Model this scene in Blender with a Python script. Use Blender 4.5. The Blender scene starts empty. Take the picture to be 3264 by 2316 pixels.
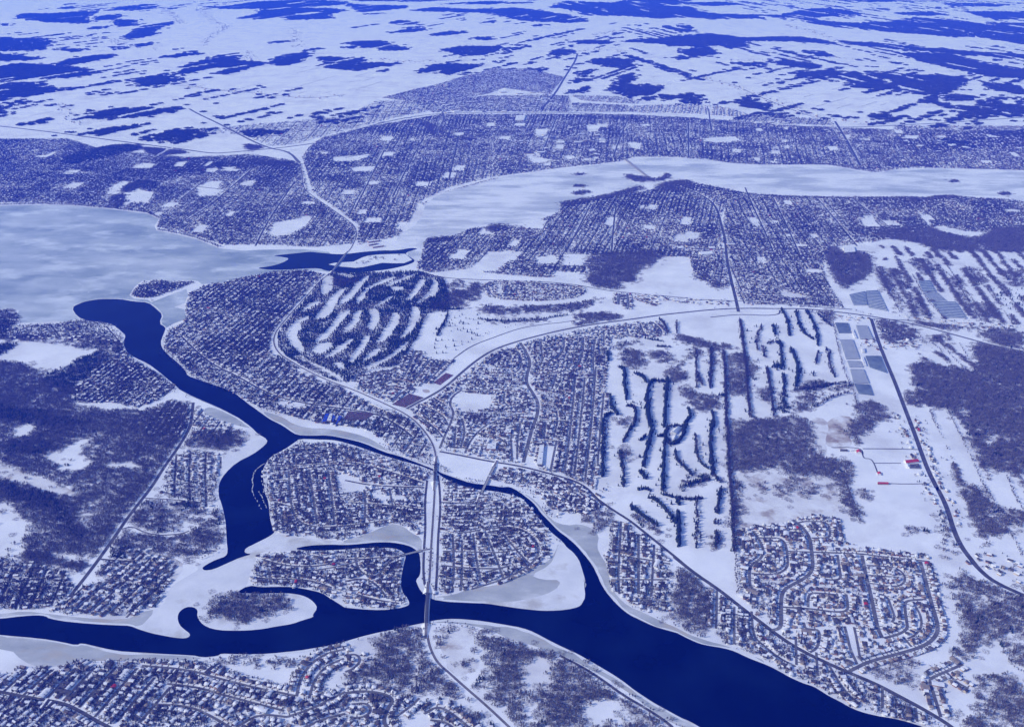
import bpy, math, random
import numpy as np
from mathutils import Vector

# ------------------------------------------------------------------ camera, sky, sun, exposure
scene = bpy.context.scene
CAM_H, PITCH, F_SRC, CX, CY = 2000.0, math.radians(24.0), 3181.0, 1632.0, 1158.0
cam_data = bpy.data.cameras.new('aerial_camera')
cam_data.sensor_width = 36.0
cam_data.lens = F_SRC / 3264.0 * 36.0
cam_data.clip_start, cam_data.clip_end = 1.0, 300000.0
cam = bpy.data.objects.new('aerial_camera', cam_data)
scene.collection.objects.link(cam)
cam.location = (0, 0, CAM_H)
cam.rotation_euler = (math.pi / 2 - PITCH, 0, 0)
scene.camera = cam

SUN_EL, SUN_AZ = math.radians(30.0), math.radians(14.0)   # sun stands to the left and a little behind
to_sun = Vector((-math.cos(SUN_AZ) * math.cos(SUN_EL), -math.sin(SUN_AZ) * math.cos(SUN_EL), math.sin(SUN_EL)))
world = bpy.data.worlds.new('World')
scene.world = world
world.use_nodes = True
wn = world.node_tree
bg = wn.nodes['Background']
sky = wn.nodes.new('ShaderNodeTexSky')
sky.sky_type = 'NISHITA'
sky.sun_disc = False
sky.sun_elevation = SUN_EL
sky.sun_rotation = math.atan2(to_sun.x, to_sun.y)
sky.altitude = 1500.0
wn.links.new(sky.outputs[0], bg.inputs[0])
bg.inputs[1].default_value = 0.15

sun_data = bpy.data.lights.new('sun', 'SUN')
sun_data.energy = 3.2
sun_data.angle = math.radians(0.5)
sun_data.color = (1.0, 0.96, 0.92)
sun = bpy.data.objects.new('sun', sun_data)
scene.collection.objects.link(sun)
sun.rotation_euler = (-to_sun).to_track_quat('-Z', 'Y').to_euler()

vs = scene.view_settings
vs.view_transform = 'Standard'
vs.look = 'None'
vs.gamma = 1.0
vs.exposure = -0.02
vs.use_curve_mapping = False
vs.use_white_balance = True            # the camera's cold white balance gives the whole picture its blue cast
vs.white_balance_temperature = 5800.0
vs.white_balance_tint = 24.0
cy = scene.cycles
cy.max_bounces = 4
cy.diffuse_bounces = 2
cy.glossy_bounces = 2
cy.transmission_bounces = 2
cy.volume_bounces = 1
cy.transparent_max_bounces = 4
cy.caustics_reflective = cy.caustics_refractive = False
cy.use_denoising = True
cy.denoiser = 'OPENIMAGEDENOISE'
cy.denoising_input_passes = 'RGB_ALBEDO_NORMAL'

# ------------------------------------------------------------------ helpers
COL = scene.collection
rng = np.random.default_rng(7)
# where each zoomed view of the survey photograph starts, and its scale
TILES = {'1': (0, 1500, 1.99), '2': (1100, 1500, 1.99), '3': (2164, 1500, 1.99), '4': (0, 800, 1.99), '5': (1100, 800, 1.99),
         '6': (2164, 800, 1.99), '7': (0, 0, 1.99), '8': (1100, 0, 1.99), '9': (2164, 0, 1.99), 'd': (0, 0, 1 / 1.42595),
         'a': (2350, 1640, 4.39), 'c': (980, 1240, 4.92), 'g': (2630, 980, 5.2375), 'f': (2650, 1350, 5.4125), 'r': (1000, 750, 5.7225),
         'w': (880, 860, 2.17), 'e': (1880, 980, 2.17), 'l': (1880, 1340, 2.17)}

def ground_xy(u, v):
    a = (np.asarray(u, float) - CX) / F_SRC
    b = (CY - np.asarray(v, float)) / F_SRC
    z = -math.sin(PITCH) + b * math.cos(PITCH)
    t = CAM_H / -z
    return np.stack([a * t, (math.cos(PITCH) + b * math.sin(PITCH)) * t], -1)

def P(s):
    """'5 10 20 30 40 4: 1 2' -> ground points; a token such as '5:' switches the survey sheet."""
    out, tile, num = [], None, []
    for tok in s.split():
        if tok.endswith(':'):
            tile = TILES[tok[:-1]]
        else:
            num.append(float(tok))
            if len(num) == 2:
                out.append((tile[0] + num[0] / tile[2], tile[1] + num[1] / tile[2]))
                num = []
    o = np.array(out)
    return ground_xy(o[:, 0], np.maximum(o[:, 1], -12))

def image_xy(p):
    p = np.atleast_2d(np.asarray(p, float))
    y, z = p[:, 1], -CAM_H
    dep = y * math.cos(PITCH) + CAM_H * math.sin(PITCH)
    up = y * math.sin(PITCH) - CAM_H * math.cos(PITCH)
    return np.stack([CX + F_SRC * p[:, 0] / dep, CY - F_SRC * up / dep], -1)

def chaikin(p, n=2, closed=False):
    p = np.asarray(p, float)
    for _ in range(n):
        q = np.roll(p, -1, 0) if closed else p[1:]
        a = p if closed else p[:-1]
        m = np.empty((2 * len(a), 2))
        m[0::2] = a * .75 + q * .25
        m[1::2] = a * .25 + q * .75
        p = m if closed else np.vstack([p[:1], m, p[-1:]])
    return p

def densify(p, step, closed=False):
    q = np.vstack([p, p[:1]]) if closed else p
    out = []
    for a, b in zip(q[:-1], q[1:]):
        n = max(1, int(np.hypot(*(b - a)) / step))
        out.append(a + (b - a) * (np.arange(n) / n)[:, None])
    if not closed:
        out.append(q[-1:])
    return np.vstack(out)

def rough(p, step, amp, seed=0):
    r = np.random.default_rng(seed)
    q = densify(p, step, True)
    n = len(q)
    d = np.zeros((n, 2))
    for k in (1, 3, 9):
        m = max(4, n // k)
        base = r.normal(size=(m, 2))
        t = np.arange(n) / n * m
        i = t.astype(int) % m
        f = (t - np.floor(t))[:, None]
        d += (base[i] * (1 - f) + base[(i + 1) % m] * f) * (k / 9.0)
    return q + d * amp

def inside(pts, poly):
    x, y = pts[:, 0], pts[:, 1]
    mn, mx = poly.min(0), poly.max(0)
    cand = np.where((x >= mn[0]) & (x <= mx[0]) & (y >= mn[1]) & (y <= mx[1]))[0]
    res = np.zeros(len(pts), bool)
    if len(cand) == 0:
        return res
    xs, ys = x[cand], y[cand]
    c = np.zeros(len(cand), bool)
    x0, y0 = poly[-1]
    for x1, y1 in poly:
        if y0 != y1:
            hit = ((y0 > ys) != (y1 > ys)) & (xs < (x1 - x0) * (ys - y0) / (y1 - y0) + x0)
            c ^= hit
        x0, y0 = x1, y1
    res[cand] = c
    return res

def near_line(pts, line, dist):
    res = np.zeros(len(pts), bool)
    mn, mx = line.min(0) - dist, line.max(0) + dist
    cand = np.where((pts[:, 0] >= mn[0]) & (pts[:, 0] <= mx[0]) & (pts[:, 1] >= mn[1]) & (pts[:, 1] <= mx[1]))[0]
    if len(cand) == 0:
        return res
    q = pts[cand]
    hit = np.zeros(len(cand), bool)
    for a, b in zip(line[:-1], line[1:]):
        d = b - a
        L = d @ d
        if L == 0:
            continue
        t = np.clip(((q - a) @ d) / L, 0, 1)
        e = q - a - t[:, None] * d
        hit |= (e * e).sum(1) < dist * dist
    res[cand] = hit
    return res

def vnoise(p, scale, seed=0):
    """cheap value noise 0..1"""
    q = p / scale
    i = np.floor(q).astype(np.int64)
    f = q - i
    f = f * f * (3 - 2 * f)
    def h(a, b):
        n = (a * 374761393 + b * 668265263 + seed * 974634777) & 0x7fffffff
        n = ((n ^ (n >> 13)) * 1274126177) & 0x7fffffff
        return ((n ^ (n >> 16)) & 0xffff) / 65535.0
    x, y = i[:, 0], i[:, 1]
    a = h(x, y) * (1 - f[:, 0]) + h(x + 1, y) * f[:, 0]
    b = h(x, y + 1) * (1 - f[:, 0]) + h(x + 1, y + 1) * f[:, 0]
    return a * (1 - f[:, 1]) + b * f[:, 1]

# ------------------------------------------------------------------ materials
def mat(name, colors, scale=0.05, rough_=0.9, detail=4.0, spots=None, stretch=None, random_tint=0.0, spec=0.3, lo=.35, hi=.65):
    """principled surface; colors = list of (pos, rgb) on a ramp driven by world-scale noise"""
    m = bpy.data.materials.new(name)
    m.use_nodes = True
    nt = m.node_tree
    bs = nt.nodes['Principled BSDF']
    bs.inputs['Roughness'].default_value = rough_
    bs.inputs['Specular IOR Level'].default_value = spec
    geo = nt.nodes.new('ShaderNodeNewGeometry')
    mp = nt.nodes.new('ShaderNodeMapping')
    nt.links.new(geo.outputs['Position'], mp.inputs[0])
    if stretch:
        mp.inputs['Rotation'].default_value = (0, 0, stretch[2])
        mp.inputs['Scale'].default_value = (stretch[0], stretch[1], 1)
    no = nt.nodes.new('ShaderNodeTexNoise')
    no.inputs['Scale'].default_value = scale
    no.inputs['Detail'].default_value = detail
    no.inputs['Roughness'].default_value = 0.6
    nt.links.new(mp.outputs[0], no.inputs['Vector'])
    mr = nt.nodes.new('ShaderNodeMapRange')
    mr.inputs[1].default_value, mr.inputs[2].default_value = lo, hi
    nt.links.new(no.outputs[0], mr.inputs[0])
    rp = nt.nodes.new('ShaderNodeValToRGB')
    el = rp.color_ramp.elements
    while len(el) < len(colors):
        el.new(0.5)
    for e, (p, c) in zip(el, colors):
        e.position = p
        e.color = (*c, 1)
    nt.links.new(mr.outputs[0], rp.inputs[0])
    out = rp.outputs[0]
    if spots:                                     # second noise mixes in another material colour (bare soil, drifted snow ...)
        col, sc, a, b = spots
        n2 = nt.nodes.new('ShaderNodeTexNoise')
        n2.inputs['Scale'].default_value = sc
        n2.inputs['Detail'].default_value = 6
        n2.inputs['Roughness'].default_value = .62
        nt.links.new(mp.outputs[0], n2.inputs['Vector'])
        m2 = nt.nodes.new('ShaderNodeMapRange')
        m2.inputs[1].default_value, m2.inputs[2].default_value = a, b
        nt.links.new(n2.outputs[0], m2.inputs[0])
        mx = nt.nodes.new('ShaderNodeMix')
        mx.data_type = 'RGBA'
        nt.links.new(m2.outputs[0], mx.inputs[0])
        nt.links.new(out, mx.inputs[6])
        mx.inputs[7].default_value = (*col, 1)
        out = mx.outputs[2]
    if random_tint:
        oi = nt.nodes.new('ShaderNodeObjectInfo')
        r2 = nt.nodes.new('ShaderNodeMapRange')
        r2.inputs[3].default_value, r2.inputs[4].default_value = 1 - random_tint, 1 + random_tint
        nt.links.new(oi.outputs['Random'], r2.inputs[0])
        hs = nt.nodes.new('ShaderNodeHueSaturation')
        nt.links.new(r2.outputs[0], hs.inputs['Value'])
        nt.links.new(out, hs.inputs['Color'])
        out = hs.outputs[0]
    nt.links.new(out, bs.inputs['Base Color'])
    return m

M = {}
M['snow'] = mat('snow', [(0, (.80, .81, .82)), (1, (.93, .93, .93))], 0.006, .8, 8, spots=((.66, .65, .655), .0034, .50, .72))
M['snow_clean'] = mat('snow_clean', [(0, (.83, .835, .84)), (1, (.88, .88, .885))], 0.02, .75)
M['scrub_snow'] = mat('scrub_snow', [(0, (.70, .69, .68)), (1, (.84, .84, .84))], 0.02, .85, 8, spots=((.42, .36, .31), .012, .52, .68))
M['lake_ice'] = mat('lake_ice', [(0, (.28, .33, .34)), (.5, (.44, .485, .49)), (1, (.60, .63, .63))], 0.0030, .45, 9, spots=((.74, .77, .78), .0042, .50, .66), stretch=(.75, 1.25, .35), lo=.34, hi=.66)
M['river_ice'] = mat('river_ice', [(0, (.46, .49, .50)), (1, (.66, .67, .67))], 0.0022, .5, 7, spots=((.88, .88, .88), .0024, .42, .56), stretch=(.8, 2.0, .2))
M['shore_ice'] = mat('shore_ice', [(0, (.36, .38, .37)), (.6, (.52, .53, .51)), (1, (.74, .74, .73))], 0.009, .5, 9, spots=((.50, .43, .33), .007, .54, .70), stretch=(.7, 1.3, .5), lo=.33, hi=.70)
M['white_ice'] = mat('white_ice', [(0, (.70, .71, .72)), (1, (.84, .84, .85))], 0.01, .6, 7, spots=((.55, .53, .48), .006, .55, .68))
M['asphalt'] = mat('asphalt', [(0, (.055, .053, .055)), (1, (.11, .105, .105))], 0.03, .8, spots=((.38, .38, .39), .05, .60, .75))
M['highway'] = mat('highway', [(0, (.09, .087, .087)), (1, (.16, .155, .15))], 0.02, .8, spots=((.5, .5, .5), .01, .60, .75))
M['side_street'] = mat('side_street', [(0, (.10, .095, .095)), (1, (.19, .185, .18))], 0.03, .8, spots=((.45, .45, .45), .03, .58, .75))
M['ballast'] = mat('ballast', [(0, (.16, .14, .13)), (1, (.25, .23, .22))], 0.05, .9)
M['soil'] = mat('soil', [(0, (.34, .26, .20)), (1, (.60, .55, .50))], 0.012, .9, 8, spots=((.8, .8, .8), .01, .48, .62))
M['bark'] = mat('bark', [(0, (.05, .042, .04)), (1, (.09, .075, .07))], 0.4, .95, random_tint=.25)
M['twig'] = mat('twig', [(0, (.072, .061, .058)), (1, (.135, .113, .104))], 0.3, .95, random_tint=.3)
M['twig_grey'] = mat('twig_grey', [(0, (.15, .13, .123)), (1, (.25, .22, .205))], 0.3, .95, random_tint=.25)
M['needle'] = mat('needle', [(0, (.014, .026, .016)), (1, (.035, .055, .034))], 0.5, .9, random_tint=.3)
M['roof_snow'] = mat('roof_snow', [(0, (.70, .71, .73)), (1, (.88, .88, .89))], 0.08, .75)
M['roof_dark'] = mat('roof_dark', [(0, (.05, .047, .048)), (1, (.12, .11, .11))], 0.1, .85)
M['roof_brown'] = mat('roof_brown', [(0, (.22, .18, .145)), (1, (.36, .30, .25))], 0.1, .85)
M['roof_red'] = mat('roof_red', [(0, (.42, .03, .03)), (1, (.55, .06, .05))], 0.1, .6)
M['roof_blue'] = mat('roof_blue', [(0, (.01, .035, .38)), (1, (.02, .06, .52))], 0.1, .5)
M['wall_brick'] = mat('wall_brick', [(0, (.24, .145, .105)), (1, (.34, .21, .15))], 0.2, .9)
M['wall_tan'] = mat('wall_tan', [(0, (.42, .34, .25)), (1, (.52, .44, .34))], 0.2, .9)
M['wall_white'] = mat('wall_white', [(0, (.66, .65, .62)), (1, (.76, .75, .72))], 0.2, .9)
M['wall_grey'] = mat('wall_grey', [(0, (.20, .20, .21)), (1, (.30, .30, .30))], 0.2, .9)
M['concrete'] = mat('concrete', [(0, (.28, .27, .26)), (1, (.40, .39, .37))], 0.2, .9)
M['steel'] = mat('steel', [(0, (.06, .06, .065)), (1, (.12, .12, .12))], 0.3, .6)
M['greenhouse'] = mat('greenhouse', [(0, (.10, .13, .17)), (1, (.18, .22, .26))], 0.03, .25, spec=.6)
M['greenhouse_gutter'] = mat('greenhouse_gutter', [(0, (.6, .6, .62)), (1, (.75, .75, .76))], 0.1, .6)
M['shed_roof'] = mat('shed_roof', [(0, (.62, .62, .64)), (1, (.78, .78, .79))], 0.05, .5)
M['car_paint'] = mat('car_paint', [(0, (.04, .04, .05)), (.5, (.25, .05, .05)), (1, (.6, .6, .62))], 0.35, .4, lo=.3, hi=.7)
# open water: dark, glossy, lightly rippled
wm = bpy.data.materials.new('open_water')
wm.use_nodes = True
_b = wm.node_tree.nodes['Principled BSDF']
_b.inputs['Base Color'].default_value = (.001, .002, .008, 1)
_b.inputs['Roughness'].default_value = .12
_b.inputs['Specular IOR Level'].default_value = .07
_b.inputs['IOR'].default_value = 1.33
_n = wm.node_tree.nodes.new('ShaderNodeTexNoise')
_n.inputs['Scale'].default_value = .12
_n.inputs['Detail'].default_value = 5
_g = wm.node_tree.nodes.new('ShaderNodeNewGeometry')
wm.node_tree.links.new(_g.outputs['Position'], _n.inputs['Vector'])
_u = wm.node_tree.nodes.new('ShaderNodeBump')
_u.inputs['Strength'].default_value = .25
_u.inputs['Distance'].default_value = .5
wm.node_tree.links.new(_n.outputs[0], _u.inputs['Height'])
wm.node_tree.links.new(_u.outputs[0], _b.inputs['Normal'])
_n2 = wm.node_tree.nodes.new('ShaderNodeTexNoise')
_n2.inputs['Scale'].default_value = .0055
_n2.inputs['Detail'].default_value = 6
wm.node_tree.links.new(_g.outputs['Position'], _n2.inputs['Vector'])
_r2 = wm.node_tree.nodes.new('ShaderNodeValToRGB')
_r2.color_ramp.elements[0].position, _r2.color_ramp.elements[0].color = .42, (.0005, .001, .005, 1)
_r2.color_ramp.elements[1].position, _r2.color_ramp.elements[1].color = .68, (.003, .008, .024, 1)
wm.node_tree.links.new(_n2.outputs[0], _r2.inputs[0])
wm.node_tree.links.new(_r2.outputs[0], _b.inputs['Base Color'])
M['water'] = wm

# ------------------------------------------------------------------ mesh building
def mesh_np(name, verts, faces, mats, mat_idx=None):
    """verts (n,3); faces: list of (k,m) int arrays with m corners each"""
    me = bpy.data.meshes.new(name)
    loops = np.concatenate([f.reshape(-1) for f in faces]).astype(np.int32)
    sizes = np.concatenate([np.full(len(f), f.shape[1]) for f in faces]).astype(np.int32)
    starts = np.concatenate([[0], np.cumsum(sizes)[:-1]]).astype(np.int32)
    me.vertices.add(len(verts))
    me.vertices.foreach_set('co', np.asarray(verts, np.float32).reshape(-1))
    me.loops.add(len(loops))
    me.loops.foreach_set('vertex_index', loops)
    me.polygons.add(len(sizes))
    me.polygons.foreach_set('loop_start', starts)
    if mat_idx is not None:
        me.polygons.foreach_set('material_index', np.asarray(mat_idx, np.int32))
    for m in mats:
        me.materials.append(M[m] if isinstance(m, str) else m)
    me.update(calc_edges=True)
    return me

def add(name, me, label=None, cat=None, group=None, kind=None, parent=None, loc=None, rz=None):
    o = bpy.data.objects.new(name, me)
    COL.objects.link(o)
    if parent is not None:
        o.parent = parent
    if loc is not None:
        o.location = loc
    if rz is not None:
        o.rotation_euler = (0, 0, rz)
    if label:
        o['label'] = label
    if cat:
        o['category'] = cat
    if group:
        o['group'] = group
    if kind:
        o['kind'] = kind
    return o

def sheet(name, poly, z, m, label=None, kind='structure', cat=None):
    poly = np.asarray(poly)
    c = poly.mean(0)
    v = [(x - c[0], y - c[1], 0.0) for x, y in poly]
    area = 0.5 * np.sum(poly[:, 0] * np.roll(poly[:, 1], -1) - np.roll(poly[:, 0], -1) * poly[:, 1])
    f = list(range(len(v)))
    if area < 0:
        f = f[::-1]
    me = bpy.data.meshes.new(name)
    me.from_pydata(v, [], [f])
    me.materials.append(M[m])
    return add(name, me, label, cat, kind=kind, loc=(c[0], c[1], z))

def ribbon_arrays(line, width, z):     # width: one number or one per point
    p = np.asarray(line, float)
    d = np.diff(p, axis=0)
    d /= np.maximum(np.hypot(d[:, 0], d[:, 1])[:, None], 1e-9)
    n = np.stack([-d[:, 1], d[:, 0]], 1)
    nn = np.vstack([n[:1], n[:-1] + n[1:], n[-1:]])
    ln = np.hypot(nn[:, 0], nn[:, 1])[:, None]
    nn = nn / np.maximum(ln, 1e-6)
    k = np.ones(len(p))
    k[1:-1] = 1 / np.clip((nn[1:-1] * n[1:]).sum(1), .5, 1)
    k = k * np.asarray(width, float) / 2
    L, R = p + nn * k[:, None], p - nn * k[:, None]
    v = np.empty((2 * len(p), 3))
    v[0::2, :2], v[1::2, :2], v[:, 2] = R, L, z
    i = np.arange(len(p) - 1) * 2
    f = np.stack([i, i + 2, i + 3, i + 1], 1)
    return v, f

_zroad = [0.30]
ROADS = []          # (line, half width) for keeping trees and houses off
def road(name, line, width, m, label, smooth=2):
    p = chaikin(line, smooth)
    _zroad[0] += 0.006
    v, f = ribbon_arrays(p, width, 0)
    ROADS.append((p, width / 2 if width < 25 else width / 5))
    return add(name, mesh_np(name, v, [f], [m]), label, kind='structure', loc=(0, 0, _zroad[0]))

class Geo:
    """collects boxes, prisms and slabs with material slots into one mesh"""
    def __init__(s):
        s.v, s.f, s.m, s.mats = [], [], [], []
    def slot(s, m):
        if m not in s.mats:
            s.mats.append(m)
        return s.mats.index(m)
    def face(s, pts, m):
        i = len(s.v)
        s.v += [tuple(map(float, p)) for p in pts]
        s.f.append(list(range(i, i + len(pts))))
        s.m.append(s.slot(m))
    def prism(s, poly, z0, z1, m, top=None, bottom=False):
        poly = np.asarray(poly, float)
        a = 0.5 * np.sum(poly[:, 0] * np.roll(poly[:, 1], -1) - np.roll(poly[:, 0], -1) * poly[:, 1])
        if a < 0:
            poly = poly[::-1]
        n = len(poly)
        for i in range(n):
            p, q = poly[i], poly[(i + 1) % n]
            s.face([(*p, z0), (*q, z0), (*q, z1), (*p, z1)], m)
        s.face([(*p, z1) for p in poly], top or m)
        if bottom:
            s.face([(*p, z0) for p in poly[::-1]], m)
    def build(s, name):
        me = bpy.data.meshes.new(name)
        me.from_pydata(s.v, [], s.f)
        for m in s.mats:
            me.materials.append(M[m])
        me.polygons.foreach_set('material_index', s.m)
        me.update()
        return me

def empty(name, loc, label=None, cat=None, group=None, rz=0):
    o = bpy.data.objects.new(name, None)
    COL.objects.link(o)
    o.location = loc
    o.rotation_euler = (0, 0, rz)
    o.empty_display_size = 2
    if label:
        o['label'] = label
    if cat:
        o['category'] = cat
    if group:
        o['group'] = group
    return o

def ordinal(n):
    return f"{n}{'th' if 10 <= n % 100 <= 20 else {1: 'st', 2: 'nd', 3: 'rd'}.get(n % 10, 'th')}"
# ------------------------------------------------------------------ ground
GX0, GX1, GY0, GY1 = -45000, 45000, -9000, 70000
sheet('ground', np.array([(GX0, GY0), (GX1, GY0), (GX1, GY1), (GX0, GY1)]), 0.0, 'snow', 'snow covered plain reaching far beyond the towns')

WATER = chaikin(P("""4: 455 357 490 415 560 445 640 450 720 465 770 510 800 535 783 575 800 640 860 680 940 715 1000 760 1050 800 1110 850 1150 885
 1230 925 1300 955 1370 985 1450 1025 1530 1065 1590 1110 1640 1160 1700 1195 1690 1225 1600 1290 1500 1340 1430 1410 1400 1460 1385 1540
 1: 1400 200 1420 270 1440 360 1440 440 1445 510 1430 540 1370 560 1310 590 1275 615 1290 632 1350 625 1450 580 1530 545 1600 525 1560 520 1550 510
 1560 490 1620 460 1700 420 1735 395 1740 380 1715 330 1705 270 1700 200 1680 150 1675 100 1665 0 4: 1690 1340 1720 1300 1800 1260 1870 1210 1900 1190
 2000 1192 2100 1195 2189 1213 5: 130 1258 250 1298 350 1328 450 1353 540 1383 580 1398 2: 600 30 660 65 740 95 820 118 900 125 1000 140 1080 160
 1130 180 1180 240 1220 290 1270 350 1320 400 1380 450 1410 490 1440 510 1480 560 1500 620 1522 690 1515 720 1522 800 1500 840 1480 860 1400 878 1290 886
 1200 882 1100 870 1000 855 900 838 800 835 680 832 620 825 560 815 520 790 480 760 460 720 450 690 478 660 483 600 480 530 465 510 440 490 400 470 300 452
 200 450 100 460 0 468 1: 2100 465 1960 470 1860 492 1960 505 2080 503 2189 498 2: 60 492 250 485 320 492 360 510 385 540 375 580 362 650 357 720 370 780
 400 810 415 845 400 858 340 875 230 885 110 878 0 870 1: 2189 870 2100 815 2040 775 1950 755 1850 735 1750 735 1650 738 1570 725 1490 772 1600 778
 1780 778 1870 783 1940 798 1990 830 2015 870 1985 910 1990 925 1920 945 1850 970 1750 985 1620 1008 1500 1012 1380 1010 1310 990 1270 960 1250 920
 1255 880 1230 860 1180 860 1140 885 1128 920 1140 970 1170 1000 1210 1030 1200 1055 1150 1060 1050 1045 950 1025 870 1000 820 980 750 978 600 970
 450 955 310 935 290 920 230 915 130 925 0 940 -250 950 -250 1010 0 1040 250 1060 400 1085 490 1105 520 1090 620 1115 700 1135 800 1150 1000 1158
 1220 1165 1280 1180 1380 1170 1400 1155 1500 1160 1700 1160 1900 1140 1990 1125 2100 1105 2189 1080 2: 100 1050 180 1030 250 1015 350 995 440 975
 500 965 560 950 660 940 760 945 880 955 1000 975 1120 995 1200 1025 1300 1080 1400 1130 1480 1165 1560 1210 1650 1265 1740 1320 1850 1400 1950 1465
 2050 1520 2120 1560 2189 1590 3: 130 1624 400 1780 900 1900 1900 1850 1700 1700 1560 1624 1450 1590 1350 1565 1250 1550 1150 1525 1080 1495 1020 1460 960 1430
 900 1390 860 1365 780 1340 700 1305 640 1270 580 1240 520 1215 430 1180 360 1145 290 1125 200 1110 130 1095 60 1065 0 1035 2: 2110 1030 2050 1015
 1950 985 1870 945 1800 910 1740 860 1690 810 1650 760 1620 710 1600 660 1570 600 1520 530 1480 480 1430 430 1350 375 1290 320 1240 265 1210 220
 1170 180 1100 130 1040 100 5: 1000 1500 900 1485 800 1475 700 1440 620 1410 570 1390 520 1365 430 1330 330 1295 250 1275 120 1215 0 1187
 4: 2080 1165 1960 1170 1880 1165 1840 1140 1800 1110 1700 1060 1650 1020 1570 965 1480 895 1420 870 1330 840 1260 815 1190 790 1180 760 1120 700
 1060 655 1020 600 1020 560 1045 500 1050 485 1010 455 1030 405 990 365 940 325 850 320 760 303 700 303 620 305 540 320 500 335"""), 1, True)
WATER2 = chaikin(P("""4: 1620 108 1720 95 1790 75 1840 48 1800 38 1720 30 1850 18 1960 5 r: 0 305 200 325 400 345 560 345 780 318 960 300 1120 285 1280 275 1440 280
 1600 262 1740 235 1820 232 1900 243 1800 275 1720 295 1665 335 1760 395 1850 445 1840 490 1700 545 1500 590 1300 630 1000 660 800 680 600 688 380 670
 200 640 130 610 0 600 4: 1900 115 1800 120 1700 118"""), 1, True)
ISLE = P("r: 262 530 330 512 380 500 560 490 720 480 800 450 900 400 1000 370 1200 350 1500 340 1660 338 1790 450 1640 508 1450 508 1250 500 1080 540 900 580 760 594 600 580 520 575 400 560")
LAKE = P("""d: -90 462 0 460 90 458 160 460 250 468 330 478 355 490 345 505 350 515 400 525 440 535 490 555 540 560 600 558 680 557 735 563 r: 380 420 700 520 600 690
 4: 1950 122 1750 130 1600 155 1500 180 1420 200 1280 210 1255 190 1200 185 1100 190 1000 180 900 190 850 230 820 280 850 300 940 310 960 325 1100 270
 1180 240 1195 280 1170 330 1105 355 1170 370 1180 430 1100 460 1050 488 900 480 700 470 640 452 540 435 480 430 430 450 340 440 250 455 130 455 110 410 120 375 60 365
 0 370 -260 370""")
MILLE = P("""8: 310 1570 310 1540 330 1500 390 1460 440 1430 490 1370 500 1300 560 1250 640 1220 760 1190 850 1165 950 1140 1050 1115 1200 1100 1350 1085 1450 1065
 1560 1050 1680 1035 1770 1020 1830 1010 1900 1008 2000 1000 2100 1005 9: 150 1010 330 1035 430 1050 500 1065 620 1055 800 1055 930 1060 1000 1060
 1080 1075 1170 1095 1280 1100 1360 1075 1500 1065 1650 1065 1800 1070 1900 1090 2000 1095 2080 1085 2189 1090 2400 1095 2400 1300 2189 1280 2130 1270
 2080 1250 1950 1240 1800 1245 1700 1235 1620 1245 1560 1255 1480 1250 1300 1235 1150 1235 1040 1240 930 1250 850 1240 700 1240 560 1235 460 1220 420 1195
 330 1180 200 1165 120 1140 30 1160 8: 2189 1150 2100 1145 2040 1130 2050 1090 1950 1100 1900 1120 1850 1098 1780 1105 1800 1140 1850 1165 1920 1165 1850 1190
 1750 1220 1600 1250 1500 1265 1400 1275 1350 1290 1370 1310 1350 1350 1280 1380 1200 1410 1100 1440 1050 1450 960 1445 900 1420 830 1435 760 1470
 680 1500 600 1510 520 1510 495 1545 490 1600 5: 480 60 450 75 r: 1850 480 1700 400 1700 260""")
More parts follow.
